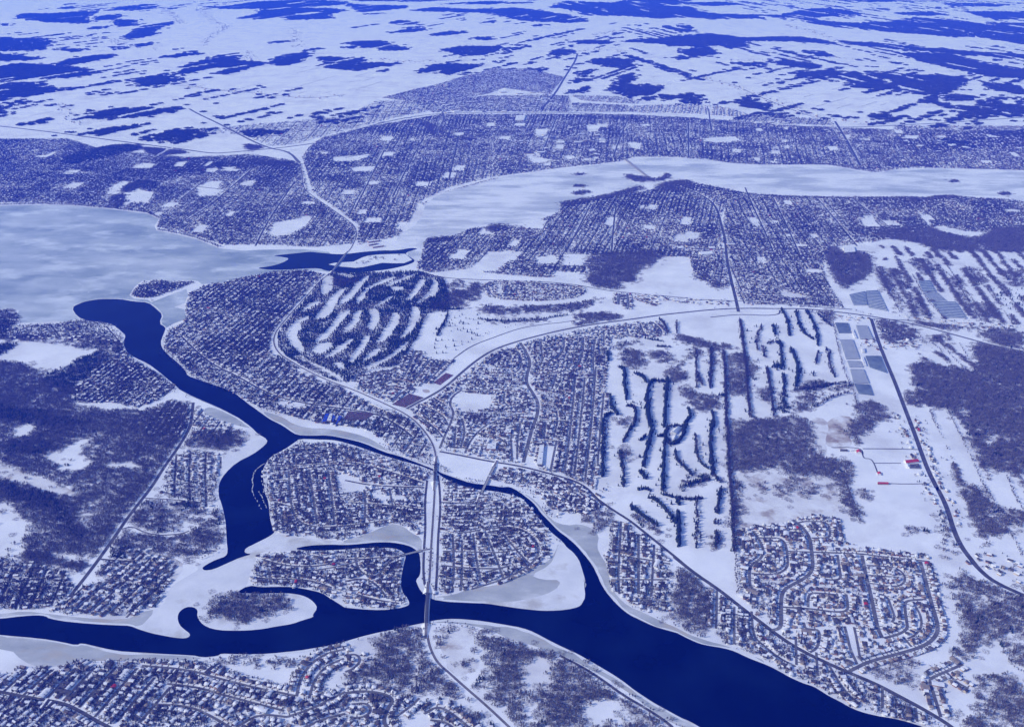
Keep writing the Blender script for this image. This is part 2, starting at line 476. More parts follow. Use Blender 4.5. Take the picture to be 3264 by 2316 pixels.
ICE_PATCHES = [
 ('shore_ice', "2: 550 800 680 790 800 745 940 730 1040 700 1140 650 1230 600 1300 560 1340 500 1350 460 1400 480 1440 520 1500 600 1525 700 1520 800 1480 860 1290 890 1000 860 800 840 620 828", 'broad grey ice shelf fanning below the island'),
 ('shore_ice', "5: 1120 1525 2: 1210 190 1300 310 1400 345 1480 335 1560 360 1605 410 1590 480 1610 530 1650 590 1670 660 1680 730 1730 800 1800 860 1900 900 2000 950 2120 1000 2189 1040 3: 200 1085 300 1105 450 1165 560 1205 500 1230 300 1150 0 1060 2: 1700 850 1500 560 1200 260", 'grey shore ice along the right bank'),
 ('white_ice', "2: 900 842 1010 860 1290 892 1480 862 1522 800 1525 700 1500 600 1440 520 1400 480 1350 462 1340 520 1300 600 1180 660 1250 690 1380 690 1340 760 1150 820", 'white outer edge of the broad ice shelf'),
 ('white_ice', "1: 1040 850 1060 770 1110 710 1200 660 1290 600 1330 560 1560 480 1740 395 1850 420 2000 430 2189 450 2189 475 1900 502 1700 505 1640 520 1590 640 1580 720 1500 775 1400 800 1270 850 1240 875 1140 900 1150 990 1215 1030 1205 1062 1050 1050 850 995 790 940 950 885", 'white ice jam closing the side arm'),
 ('white_ice', "1: 1250 890 1300 800 1500 772 1800 772 1945 792 2022 870 1992 928 1850 975 1620 1012 1380 1014 1268 964", 'pale ice ring round the small wooded island'),
 ('shore_ice', "1: -250 1000 0 1036 250 1056 490 1100 700 1130 1000 1154 1290 1170 1250 1200 900 1195 700 1200 480 1195 400 1230 250 1250 130 1200 60 1130 -250 1110", 'wide grey shore ice at the lower left bank'),
 ('shore_ice', "1: -250 915 0 908 150 888 300 903 500 928 800 942 900 890 1000 872 880 1005 600 975 300 942 0 945 -250 955", 'pale shore ice strip along the left river bank'),
 ('shore_ice', "2: 480 960 560 945 800 938 1000 972 1200 1022 1500 1172 1850 1402 2189 1592 3: 170 1650 2: 2189 1650 2000 1560 1750 1370 1500 1230 1400 1180 1200 1110 1050 1070 900 1000 700 962", 'curving grey shore ice on the lower bank'),
 ('shore_ice', "2: -10 440 120 410 250 350 310 335 380 355 430 395 490 420 490 505 470 512 430 482 300 450 0 470", 'triangular ice apron west of the railway'),
 ('shore_ice', "4: 1290 1000 1340 985 1450 1028 1540 1072 1600 1120 1540 1115 1430 1080 1300 1040", 'grey ice bay on the west bank'),
 ('white_ice', "4: 1705 1188 1600 1200 1450 1240 1410 1280 1420 1340 1380 1440 1380 1500 1440 1400 1520 1330 1620 1285 1705 1222", 'white snowy ice spit at the river fork'),
 ('shore_ice', "4: 1650 1010 1740 1035 1810 1060 1850 1090 1950 1120 2100 1125 2189 1140 5: 130 1175 230 1230 270 1272 330 1292 200 1262 0 1200 4: 2000 1175 1860 1160 1740 1090", 'pale ice ledge along the north channel'),
 ('white_ice', "2: 440 680 480 665 490 700 520 790 560 800 650 800 600 832 500 795 455 730", 'white ice at the railway bridge'),
 ('shore_ice', "4: 1020 600 1050 625 1120 680 1190 755 1200 785 1290 815 1200 800 1100 720", 'thin shore ice on the east bank'),
 ('white_ice', "1: 1450 430 1430 470 1370 520 1300 570 1240 610 1280 625 1380 570 1450 535", 'white ice ramp above the ice jam'),
]
zi = 0.06
sheet('lake_ice', LAKE, zi, 'lake_ice', 'frozen grey blue lake at the left')
sheet('river_ice', rough(MILLE, 60, 6, 2), zi + .01, 'river_ice', 'frozen pale river crossing below the far town')
BLOCK = [LAKE, MILLE, WATER, WATER2]
for i, (m, s, lb) in enumerate(ICE_PATCHES):
    p = chaikin(P(s), 1, True)
    BLOCK.append(p)
    sheet(m, rough(p, 25, 2.5, 30 + i), zi + .03 + i * .004, m, lb)
# a rim of ice follows the open water nearly everywhere
def offset_poly(p, d):
    n = np.roll(p, -1, 0) - np.roll(p, 1, 0)
    n /= np.maximum(np.hypot(n[:, 0], n[:, 1])[:, None], 1e-6)
    a = np.sum(p[:, 0] * np.roll(p[:, 1], -1) - np.roll(p[:, 0], -1) * p[:, 1])
    o = np.stack([n[:, 1], -n[:, 0]], 1)
    return p + o * d * (1 if a > 0 else -1)
WR = rough(WATER, 14, 1.6, 5)
line = densify(WATER, 18, True)
rim = offset_poly(WATER, 1.0)
line = np.vstack([line, line[:1]])
v, f = ribbon_arrays(line, 6 + 34 * vnoise(line, 130, 4) * vnoise(line, 37, 5) + rng.uniform(0, 4, len(line)), 0)
add('ice_rim', mesh_np('ice_rim', v, [f], ['white_ice']), 'narrow pale ice rim along the open river', kind='structure', loc=(0, 0, zi + .12))
sheet('river_water', WR, zi + .14, 'water', 'dark open river water winding through the suburbs')
sheet('river_water', rough(WATER2, 20, 2, 6), zi + .145, 'water', 'dark open water at the far railway bridge')
sheet('island_ground', rough(ISLE, 20, 2, 9), zi + .15, 'snow', 'low snowy islet in the far channel')
# wind-packed ridges and sled tracks on the frozen lake and river
for i, q in enumerate(["4: 150 20 330 90 440 140 520 220 580 280", "4: 760 210 800 120 830 0", "4: 350 60 620 90 900 20 1200 40",
                       "8: 520 1440 620 1450 800 1420 1000 1420", "8: 700 1240 900 1290 1150 1340", "8: 1560 1125 1590 1065", "9: 100 1060 600 1100 1100 1150 1700 1110 2189 1150", "9: 500 1190 900 1210 1400 1190"]):
    ln_ = densify(chaikin(P(q), 2), 15)
    ln_ = ln_ + rng.normal(0, 3, ln_.shape)
    v, f = ribbon_arrays(ln_, rng.uniform(.5, 5, len(ln_)), 0)
    add('ice_ridge', mesh_np('ice_ridge', v, [f[rng.random(len(f)) < .7]], ['white_ice']), kind='structure', loc=(0, 0, zi + .022 + i * .0005))
# thin broken floes drifting in the open water
for i, q in enumerate(["1: 1600 60 1606 100 1600 130 1612 165 1640 200 1655 240", "1: 1625 0 1600 40 1598 70", "1: 1640 130 1660 160 1690 235", "1: 1660 60 1672 110 1668 150", "4: 1680 1345 1640 1370 1610 1400 1600 1440", "2: 1512 700 1520 690 1524 740"]):
    ln_ = densify(chaikin(P(q), 2), 6)
    ln_ = ln_ + rng.normal(0, 1.2, ln_.shape)
    v, f = ribbon_arrays(ln_, rng.uniform(.8, 5, len(ln_)), 0)
    add('ice_floe', mesh_np('ice_floe', v, [f[rng.random(len(f)) < .75]], ['shore_ice']), kind='structure', loc=(0, 0, zi + .17 + i * .004))
# islets standing in the frozen far river
ISLETS = ["8: 1450 1108 1500 1102 1525 1110 1480 1118", "8: 1440 1185 1490 1175 1535 1182 1490 1192", "8: 1430 1235 1480 1215 1560 1215 1500 1240",
          "8: 1630 1195 1670 1195 1660 1203", "9: 1710 1155 1740 1142 1780 1150 1750 1162", "9: 2025 1235 2060 1218 2110 1232 2070 1246", "8: 1770 1100 1900 1120 1990 1140 1920 1165 1850 1165 1790 1135"]
for i, s in enumerate(ISLETS):
    sheet('islet_ground', chaikin(P(s), 2, True), zi + .02 + i * .002, 'snow')
# soil and scrub patches on land
PATCHES = [('soil', "6: 910 1120 1000 1040 1100 1050 1110 1110 1060 1160 1110 1220 1060 1260 960 1250 900 1190"),
           ('scrub_snow', "6: 830 1080 900 1050 960 1100 930 1200 950 1300 900 1310 860 1200"),
           ('scrub_snow', "6: 340 1400 650 1370 660 1440 900 1420 1000 1450 1010 1624 3: 1010 150 1060 260 900 280 700 330 430 370 350 380 6: 340 1624"),
           ('soil', "5: 480 880 520 878 540 890 500 900"),
           ('scrub_snow', "4: -60 1310 100 1370 250 1440 450 1500 470 1560 350 1530 100 1480 -60 1420"),
           ('scrub_snow', "2: 560 1000 790 970 820 1050 760 1150 900 1240 700 1330 600 1200"),
           ('scrub_snow', "1: 720 480 1080 540 1180 600 1060 760 640 720 760 600"),
           ('scrub_snow', "2: 820 1000 1050 1070 1180 1110 1080 1090 940 1050 850 1020")]
for i, (m, s) in enumerate(PATCHES):
    sheet('bare_patch', rough(chaikin(P(s), 1, True), 20, 5, 80 + i), .02 + i * .003, m)

# ------------------------------------------------------------------ railway and roads
RAIL = chaikin(P("""2: 1080 1660 900 1490 760 1370 660 1280 590 1220 550 1150 525 1070 517 970 522 850 535 700 545 500 558 300 568 150 572 0
 5: 578 1300 560 1230 520 1160 450 1080 380 1030 300 990 180 935 80 890 0 860 4: 2080 820 1950 760 1830 690 1770 650 1735 590 1740 530 1780 470 1860 380 1950 280 2030 190
 r: 300 690 450 540 560 370 680 240 8: 50 1550 78 1490 60 1430 0 1385 7: 2080 1310 1950 1220 1920 1180 1915 1080 1880 1020 1830 960"""), 2)
v, f = ribbon_arrays(RAIL, 15, 0)
add('railway_embankment', mesh_np('railway_embankment', v, [f], ['snow']), 'snowy railway embankment curving through the picture', kind='structure', loc=(0, 0, .26))
v, f = ribbon_arrays(RAIL, 8, 0)
add('railway_ballast', mesh_np('railway_ballast', v, [f], ['ballast']), 'grey railway ballast bed', kind='structure', loc=(0, 0, .30))
for off in (-2.9, -1.4, 1.4, 2.9):                                    # two tracks, four rails
    d = np.gradient(RAIL, axis=0)
    d /= np.hypot(d[:, 0], d[:, 1])[:, None]
    v, f = ribbon_arrays(RAIL + np.stack([-d[:, 1], d[:, 0]], 1) * off, .35, 0)
    add('rail', mesh_np('rail', v, [f], ['steel']), kind='structure', label='thin steel rail of the curving railway', loc=(0, 0, .46))
ROADS.append((RAIL[RAIL[:, 1] < 5600], 9))
ROADS.append((RAIL[RAIL[:, 1] > 5400], 1))

for w, m, s, lb in [
 (18, 'asphalt', "6: 1220 430 1260 560 1310 690 1370 830 1430 990 1500 1170 1570 1370 1640 1510 3: 1640 110 1700 230 1740 370 1790 480 1860 570 1900 620 1990 700 2189 790", 'straight country road past the greenhouses'),
 (15, 'highway', "5: 390 1000 460 960 540 920 640 860 750 760 850 680 950 620 1100 570 1250 530 1400 495 1600 460 1800 435 2000 405 2189 385 6: 200 372 380 362 600 365 800 365 1000 385 1200 410 1400 445 1600 490 1800 545 2000 600 2189 635 2400 690", 'long curving boulevard through the snow fields'),
 (8, 'side_street', "5: 690 680 800 600 950 545 1100 490 1250 465 1400 450 1500 432", 'service lane beside the snowy corridor'),
 (28, 'highway', "7: 2189 880 8: 0 850 150 800 300 765 400 745 550 725 700 715 900 715 1200 715 1500 715 1800 735 2189 745 9: 300 775 600 795 850 805 1100 808 1300 800 1600 785 1900 765 2189 745 2500 720", 'far motorway behind the northern town'),
 (28, 'highway', "7: -300 770 0 800 300 835 600 875 900 915 1150 945 1350 975 1480 965 1700 945 1850 930 2189 880", 'far motorway at the left'),
 (26, 'snow_clean', "7: -300 782 0 815 300 850 600 888 900 925 1150 955 1350 985", 'snowy motorway median at the left'),
 (26, 'highway', "7: 1200 690 1250 720 1400 790 1550 870 1700 940 1830 960 1900 1030", 'straight far road joining the motorway'),
 (20, 'snow_clean', "7: 1300 760 1420 830 1500 880 1530 940", 'snowy ramp'),
 (18, 'snow_clean', "7: 1000 985 1100 930 1250 890 1400 850", 'snowy track across the far lots'),
 (28, 'asphalt', "8: 1240 700 1330 600 1400 480 1460 390 1475 340", 'wide far avenue leading to the fields'),
 (24, 'asphalt', "9: 990 770 1060 880 1150 1050", 'dark far avenue down to the frozen river'),
 (18, 'asphalt', "9: 0 1185 100 1215 200 1270 245 1330 270 1430 295 1520 300 1600 6: 305 60 330 180 360 300 378 385", 'main street south of the frozen river'),
 (14, 'asphalt', "3: -30 545 100 650 250 750 400 870 520 960 650 1060 760 1130 900 1200 1080 1280 1250 1350 1400 1430 1550 1510 1700 1600 1760 1650", 'dark riverside boulevard by the new subdivision'),
 (11, 'asphalt', "2: 1560 150 1700 250 1800 310 1900 390 2000 470 2100 550 3: 40 600", 'riverside boulevard beside the golf course'),
 (13, 'asphalt', "4: 1225 960 1215 1080 1190 1150 1120 1260 1040 1370 960 1500 860 1624 1: 800 310 720 430 620 570 520 700 440 800", 'straight dark road through the left woods'),
 (15, 'side_street', "5: 1110 580 1160 660 1175 720 1150 790 1150 840 1190 900 1225 960 1220 1040 1190 1110 1160 1220 1130 1340", 'wide winding avenue of the central suburb'),
 (10, 'side_street', "5: 740 880 680 920 660 970 690 1020 670 1090 640 1150 600 1250", 'curving street west of the snowy park'),
 (9, 'side_street', "5: 760 1280 800 1190 880 1110 970 1070 1100 1030 1190 1030", 'arc shaped street below the snowy park'),
 (11, 'asphalt', "5: 600 1270 760 1300 900 1330 1100 1360 1300 1410 1500 1470 1600 1570 2: 1640 220", 'river road of the central suburb'),
 (10, 'side_street', "5: 480 130 610 170 900 185 1200 190 1450 210 1650 250 1860 270 2189 300 6: 150 310 500 320 800 350 1100 370", 'long road north of the oval subdivision'),
 (10, 'asphalt', "4: 1150 540 1250 640 1350 720 1500 790 1620 860 1750 920 1900 960 2189 1000 5: 200 1030 330 1100 420 1170", 'main road of the leafy western suburb'),
 (8, 'asphalt', "2: 590 30 600 120 605 250 590 400 585 600 575 760", 'lane following the railway on the east'),
 (8, 'asphalt', "2: 520 60 505 200 510 350 500 500 495 640 505 720", 'lane following the railway on the west'),
 (8, 'asphalt', "2: 0 60 150 90 300 100 500 105", 'cross street on the railway island'),
 (8, 'side_street', "2: 610 200 760 205 830 190 840 160", 'street leading to the slender road bridge'),
 (8, 'side_street', "2: 860 130 840 170 790 190", 'bridge approach on the island'),
 (7, 'side_street', "1: 2000 630 2189 600 2: 120 555 340 545", 'lane to the small wooden bridge'),
 (8, 'asphalt', "1: 640 560 830 575", 'short cross lane'),
 (6, 'side_street', "4: 920 1565 1100 1575 1260 1590", 'narrow lane near the woods'),
 (6, 'side_street', "1: 770 370 840 350 900 385 1000 410 1150 400 1200 380", 'winding woodland lane'),
 (6, 'asphalt', "f: 540 430 1000 432 1510 445", 'farm drive to the red barns'),
 (5, 'asphalt', "f: 0 410 300 405 540 430 540 600 680 600 740 690 800 850", 'bent farm track'),
 (5, 'asphalt', "f: 740 680 1200 680", 'thin farm lane'),
 (5, 'asphalt', "f: 980 1030 1300 1040 1700 1030", 'farm lane to the road'),
 (9, 'asphalt', "6: 200 420 380 400 560 410 640 400 640 375", 'golf club road'),
 (10, 'side_street', "6: 1230 430 1500 440 1700 470 1900 490", 'village road right of the greenhouses'),
 (9, 'asphalt', "2: 1360 1170 1500 1240 1640 1330 1760 1420 1900 1500 2040 1590 2100 1650", 'shore path in the lower right woods'),
 (22, 'highway', "8: 560 640 600 690 640 750 560 860 700 860 850 880", 'far ring road'),
 (16, 'highway', "7: 2189 600 2000 625 1800 612 1640 592 1400 572 1200 548 1100 540", 'far village road'),
  (11, 'asphalt', "9: 420 1190 470 1310 560 1500 600 1600", 'straight avenue in the southern town'), (11, 'asphalt', "9: 600 1260 680 1420 760 1600", 'second straight avenue in the southern town'), (11, 'asphalt', "9: 880 1260 1000 1400 1130 1560", 'third straight avenue in the southern town'),
 (10, 'asphalt', "9: 1090 1250 1230 1360 1350 1450", 'slanting avenue near the right woods'), (11, 'asphalt', "8: 1720 1290 1700 1450 1690 1600", 'avenue left of the southern main street'), (11, 'asphalt', "8: 1560 1290 1480 1450 1400 1600", 'slanting avenue in the southern town'),
 (14, 'asphalt', "9: 60 770 62 880 60 995", 'upright avenue in the northern town'), (14, 'asphalt', "9: 188 690 205 830", 'short avenue crossing the motorway'), (14, 'asphalt', "8: 1345 735 1290 870 1240 1000", 'avenue through the northern town centre'), (14, 'asphalt', "8: 720 860 690 1000 660 1130", 'avenue in the northern town'),
 (13, 'asphalt', "8: 500 870 400 1050 300 1250", 'slanting avenue in the northern town'), (13, 'asphalt', "8: 250 950 160 1130 60 1330", 'second slanting avenue in the northern town'), (13, 'asphalt', "8: 1800 740 1740 880 1700 1000", 'avenue down to the far bridge'), (13, 'asphalt', "8: 0 1000 400 930 900 900 1400 900 2000 880", 'long cross avenue of the northern town'),
 (12, 'asphalt', "7: 1600 1070 1350 1290 1180 1400", 'slanting avenue in the left town'), (12, 'asphalt', "7: 1380 1080 1150 1260", 'second slanting avenue in the left town'), (12, 'asphalt', "7: 1870 1150 1700 1400 1620 1560", 'third slanting avenue in the left town'), (12, 'asphalt', "7: 200 1080 700 1110 1200 1180 1700 1230 1900 1240", 'long cross avenue of the left town'),
 (14, 'highway', "9: 180 510 330 530 480 600 700 690 850 745 980 750", 'far country road with farms'),
]:
    road('road' if w < 28 else 'motorway', P(s), w, m, lb)
# ------------------------------------------------------------------ bridges
def bridge(name, a, b, width, z, label, m='concrete', piers=5, truss=False, side=0.9):
    """deck with two edge girders, piers down to the water; a, b = ends on the ground"""
    a, b = np.asarray(a, float), np.asarray(b, float)
    L = np.hypot(*(b - a))
    root = empty(name, (*((a + b) / 2), 0), label, 'bridge', rz=math.atan2(b[1] - a[1], b[0] - a[0]))
    g = Geo()
    box = lambda g, x0, x1, y0, y1, z0, z1, mm: g.prism([(x0, y0), (x1, y0), (x1, y1), (x0, y1)], z0, z1, mm, bottom=True)
    box(g, -L / 2, L / 2, -width / 2, width / 2, z - .8, z, m)
    add('deck', g.build('deck'), parent=root)
    for s in (-1, 1):
        g = Geo()
        y = s * (width / 2 + .28)
        h = 4.5 if truss else side
        if truss:
            n = max(4, int(L / 9))
            box(g, -L / 2, L / 2, y - .25, y + .25, z - 1.2, z - .3, 'steel')
            box(g, -L / 2 + 4, L / 2 - 4, y - .25, y + .25, z + h - .6, z + h, 'steel')
            for k in range(n + 1):
                x = -L / 2 + 4 + (L - 8) * k / n
                box(g, x - .25, x + .25, y - .24, y + .24, z - .3, z + h - .6, 'steel')
        else:
            box(g, -L / 2, L / 2, y - .2, y + .2, z - 1.3, z + h, m)
        add('side_truss' if truss else 'parapet', g.build('parapet'), parent=root)
    for sx in (-1, 1):                       # sloping approach embankment at each end
        g = Geo()
        x0, x1, w = sx * L / 2, sx * (L / 2 + 11 * z), width / 2
        a4 = [(x0, -w, z - .01), (x0, w, z - .01), (x1, w, .6), (x1, -w, .6)]
        g.face(a4 if sx < 0 else a4[::-1], 'ballast')
        for sy in (-1, 1):
            b4 = [(x0, sy * w, z - .01), (x1, sy * w, .6), (x1, sy * (w + .5), 0), (x0, sy * (w + 2 * z), 0)]
            g.face(b4 if sx * sy < 0 else b4[::-1], 'snow')
        add('approach', g.build('approach'), parent=root)
    for k in range(piers):
        x = -L / 2 + L * (k + .5) / piers
        g = Geo()
        box(g, -1.3, 1.3, -width / 2 - .6, width / 2 + .6, -.5, z - 1.3, 'concrete')
        add('pier', g.build('pier'), parent=root, loc=(x, 0, 0))
    return root

def rail_span(p0, p1):
    return P(p0)[0], P(p1)[0]
a, b = rail_span("2: 515 975", "2: 523 780")
bridge('railway_bridge', a, b, 9, 6, 'dark steel railway bridge over the wide lower river', 'steel', 7, True)
a, b = rail_span("2: 568 70", "5: 576 1350")
bridge('railway_bridge', a, b, 9, 6, 'dark steel railway bridge over the narrow north channel', 'steel', 4, True)
a, b = rail_span("r: 345 655", "r: 580 345")
bridge('railway_bridge', a, b, 9, 6, 'long railway bridge over the far open channel beside the islet', 'concrete', 9, False, 2.0)
a, b = rail_span("2: 862 150", "5: 945 1370")
bridge('road_bridge', a, b, 9, 5, 'slender road bridge over the narrow channel below the suburb', 'concrete', 4)
a, b = rail_span("2: 325 548", "2: 490 508")
bridge('road_bridge', a, b, 8, 3.5, 'small pale road bridge beside the railway island', 'concrete', 3)
a, b = rail_span("8: 1925 1130", "8: 1765 1005")
bridge('road_bridge', a, b, 22, 6, 'long grey road bridge across the frozen far river', 'concrete', 9, False, 2.5)

# ------------------------------------------------------------------ greenhouses
FOOT = []
def greenhouse(quad, label, bays=None, plain=False):
    q = P(quad)[:4]
    FOOT.append(q)
    c = q.mean(0)
    q = q - c
    root = empty('greenhouse', (*c, 0), label, 'greenhouse', 'commercial greenhouses')
    g = Geo()
    g.prism(q, 0, 4.2, 'greenhouse')
    add('glass_wall', g.build('glass_wall'), parent=root)
    A, B, C, D = q          # A-B far edge, D-C near edge
    L = np.hypot(*(D - A))
    n = bays or max(3, int(L / 9.6))
    roof = Geo()
    gut = Geo()
    for k in range(n):
        t0, t1 = k / n, (k + 1) / n
        p0, p1 = A + (D - A) * t0, B + (C - B) * t0
        r0, r1 = A + (D - A) * (t0 + t1) / 2, B + (C - B) * (t0 + t1) / 2
        s0, s1 = A + (D - A) * t1, B + (C - B) * t1
        roof.face([(*p0, 4.22), (*p1, 4.22), (*r1, 6.4), (*r0, 6.4)], 'greenhouse')
        roof.face([(*r0, 6.4), (*r1, 6.4), (*s1, 4.22), (*s0, 4.22)], 'greenhouse')
        roof.face([(*p0, 4.22), (*r0, 6.4), (*s0, 4.22)], 'greenhouse')
        roof.face([(*p1, 4.22), (*s1, 4.22), (*r1, 6.4)], 'greenhouse')
    me = roof.build('glass_roof')
    add('glass_roof', me, parent=root)
    if not plain:
        for k in range(n + 1):            # snow lies in the gutters between the bays
            p0, p1 = A + (D - A) * k / n, B + (C - B) * k / n
            w = (D - A) / L * 1.7
            g2 = Geo()
            g2.prism([p0 - w - 0, p1 - w, p1 + w, p0 + w], 4.3, 5.3, 'roof_snow')
            add('snowy_gutter', g2.build('snowy_gutter'), parent=root)
greenhouse("g: 165 262 380 267 430 430 230 430", 'topmost dark greenhouse of the long row beside the golf course', plain=True)
greenhouse("g: 250 545 460 545 575 860 350 865", 'long striped greenhouse, second in the row beside the golf course')
greenhouse("g: 370 900 590 905 625 1000 410 1000", 'short dark greenhouse in the middle of the long row')
greenhouse("g: 420 1040 640 1040 730 1265 480 1275", 'striped greenhouse, second from bottom in the long row')
greenhouse("g: 490 1290 737 1290 800 1470 560 1440", 'dark plain greenhouse at the bottom of the long row', plain=True)
greenhouse("g: 515 305 700 312 800 530 590 530", 'striped greenhouse standing alone beside the country road')
greenhouse("g: 672 815 922 815 1030 1095 745 1000", 'large plain dark greenhouse beside the country road', plain=True)
greenhouse("6: 1080 280 1180 258 1195 345 1110 345", 'left half of the greenhouse block above the boulevard', bays=9)
greenhouse("6: 1186 257 1262 252 1325 383 1204 360", 'right half of the greenhouse block above the boulevard', bays=12)
greenhouse("6: 1520 195 1590 188 1630 262 1550 262", 'topmost far greenhouse in the right fields', bays=7)
greenhouse("6: 1555 268 1640 268 1700 320 1595 316", 'middle far greenhouse in the right fields', bays=7)
greenhouse("6: 1600 322 1755 325 1825 430 1675 420", 'large lower far greenhouse in the right fields', bays=10)

# ------------------------------------------------------------------ large buildings
def shed(name, quad, h, label, wall='wall_white', roof='shed_roof', cat='building', gable=False, group=None, rh=None):
    q = P(quad)[:4]
    FOOT.append(q)
    c = q.mean(0)
    q = q - c
    a = 0.5 * np.sum(q[:, 0] * np.roll(q[:, 1], -1) - np.roll(q[:, 0], -1) * q[:, 1])
    if a < 0:
        q = q[::-1]
    root = empty(name, (*c, 0), label, cat, group)
    g = Geo()
    g.prism(q, 0, h, wall)
    add('wall', g.build('wall'), parent=root)
    g = Geo()
    if gable:
        if np.hypot(*(q[1] - q[0])) > np.hypot(*(q[2] - q[1])):
            q = np.roll(q, -1, 0)
        A, B, C, D = q
        r0, r1 = (A + B) / 2, (C + D) / 2
        rh = rh or np.hypot(*(B - A)) * .28
        o = 1.03
        A, B, C, D = A * o, B * o, C * o, D * o
        g.face([(*B, h), (*C, h), (*r1, h + rh), (*r0, h + rh)], roof)
        g.face([(*D, h), (*A, h), (*r0, h + rh), (*r1, h + rh)], roof)
        g.face([(*A, h), (*B, h), (*r0, h + rh)], wall)
        g.face([(*C, h), (*D, h), (*r1, h + rh)], wall)
        add('roof', g.build('roof'), parent=root)
    else:
        g.prism(q * .97, h + .002, h + .5, roof)
        rf = add('roof', g.build('roof'), parent=root)
        for s in ((.25, .2), (-.3, .1)):
            g = Geo()
            p = q[0] * s[0] + q[1] * s[1]
            g.prism([p + (-2, -2), p + (2, -2), p + (2, 2), p + (-2, 2)], h + .51, h + 2.2, 'wall_grey')
            add('roof_unit', g.build('roof_unit'), parent=rf)
    return root
shed('barn', "f: 1245 650 1470 628 1510 672 1290 700", 6, 'large red roofed barn beside the country road', 'wall_white', 'roof_red', 'barn', True)
shed('barn', "f: 425 475 505 478 520 525 430 520", 6, 'red roofed barn at the forest clearing', 'wall_white', 'roof_red', 'barn', True)
shed('barn', "f: 335 452 430 452 430 475 335 478", 5, 'white shed beside the clearing barn', 'wall_white', 'roof_snow', 'barn', True)
shed('barn', "f: 150 455 270 458 280 482 150 480", 5, 'dark low shed at the soil clearing', 'wall_grey', 'roof_dark', 'barn', True)
shed('barn', "f: 795 1020 975 1025 985 1052 800 1050", 5, 'long low red barn at the end of a farm lane', 'wall_brick', 'roof_red', 'barn', True)
shed('farm_house', "f: 790 850 855 852 862 892 795 890", 5, 'small red roofed farm house in the open snow', 'wall_white', 'roof_red', 'house', True)
shed('barn', "f: 1270 705 1340 720 1350 775 1290 760", 5, 'white shed below the large red barn', 'wall_white', 'roof_snow', 'barn', True)
shed('barn', "f: 1350 715 1510 705 1530 780 1370 775", 5, 'grey flat shed below the large red barn', 'wall_grey', 'roof_dark', 'barn')
shed('industrial_hall', "c: 285 405 345 405 300 525 225 545", 8, 'left wing of the bright blue roofed works by the river', 'wall_tan', 'roof_blue', 'building')
shed('industrial_hall', "c: 352 408 398 408 372 520 306 518", 9, 'pale middle hall of the blue roofed works', 'wall_tan', 'shed_roof', 'building')
shed('industrial_hall', "c: 404 420 440 440 440 470 385 545", 8, 'right wing of the bright blue roofed works by the river', 'wall_tan', 'roof_blue', 'building')
shed('industrial_hall', "c: 495 430 545 437 500 520 440 585", 6, 'narrow separate blue roofed hall by the parking lot', 'wall_tan', 'roof_blue', 'building')
shed('freight_shed', "c: 955 222 1010 225 1250 335 1200 345", 6, 'long white roofed shed beside the railway curve', 'wall_white', 'roof_snow')
shed('freight_shed', "c: 1265 350 1310 355 1390 405 1340 400", 6, 'short white roofed shed at the railway curve', 'wall_white', 'roof_snow')
shed('school_building', "5: 1235 1240 1262 1240 1250 1360 1215 1360", 9, 'long narrow white roofed block at the lower suburb', 'wall_white', 'roof_snow')
shed('school_building', "5: 905 1230 960 1225 955 1265 895 1265", 8, 'square white roofed hall of the lower suburb', 'wall_brick', 'roof_snow')
shed('school_building', "5: 1020 1135 1055 1135 1050 1160 1010 1160", 8, 'small flat hall beside the suburb field', 'wall_brick', 'roof_snow')
shed('golf_clubhouse', "5: 2090 1130 2135 1125 2100 1165 2055 1160", 6, 'pale roofed clubhouse among the golf course trees', 'wall_white', 'roof_snow', 'building', True)
shed('golf_clubhouse', "5: 2085 1180 2105 1170 2095 1205 2070 1200", 5, 'small annex below the golf clubhouse', 'wall_white', 'roof_snow', 'building', True)
shed('packing_house', "g: 432 375 470 375 530 520 492 520", 6, 'long white packing house between the greenhouses', 'wall_white', 'roof_snow')
shed('packing_house', "g: 600 830 638 830 690 980 645 980", 6, 'white packing house beside the plain greenhouse', 'wall_white', 'roof_snow')
shed('packing_house', "g: 600 690 650 690 660 760 620 760", 8, 'small white boiler house among the greenhouses', 'wall_white', 'roof_snow')
shed('waterworks_dome_hall', "9: 1040 1575 1110 1570 1120 1605 1050 1610", 10, 'white hall at the wood edge below the far houses', 'wall_white', 'roof_snow')
shed('mall', "8: 1340 903 1392 903 1392 913 1340 913", 14, 'gleaming white roofed hall in the northern town', 'wall_white', 'snow_clean')
shed('mall', "8: 1085 738 1145 735 1135 768 1078 768", 12, 'large white roofed hall beside the far motorway', 'wall_white', 'roof_snow')
shed('riverside_school', "r: 980 115 1210 95 1190 115 1000 140", 9, 'upper white roofed school wing by the open channel', 'wall_brick', 'roof_snow')
shed('riverside_school', "r: 1000 175 1150 150 1160 165 1010 195", 9, 'middle school wing by the open channel', 'wall_brick', 'roof_snow')
shed('riverside_school', "r: 1070 215 1280 195 1280 208 1080 235", 9, 'lower white roofed school wing by the open channel', 'wall_brick', 'roof_snow')
LOTS = ["c: 640 345 1060 385 880 505 560 478", "c: 1320 240 1600 68 1825 132 1530 288", "5: 558 835 640 772 688 787 602 850"]
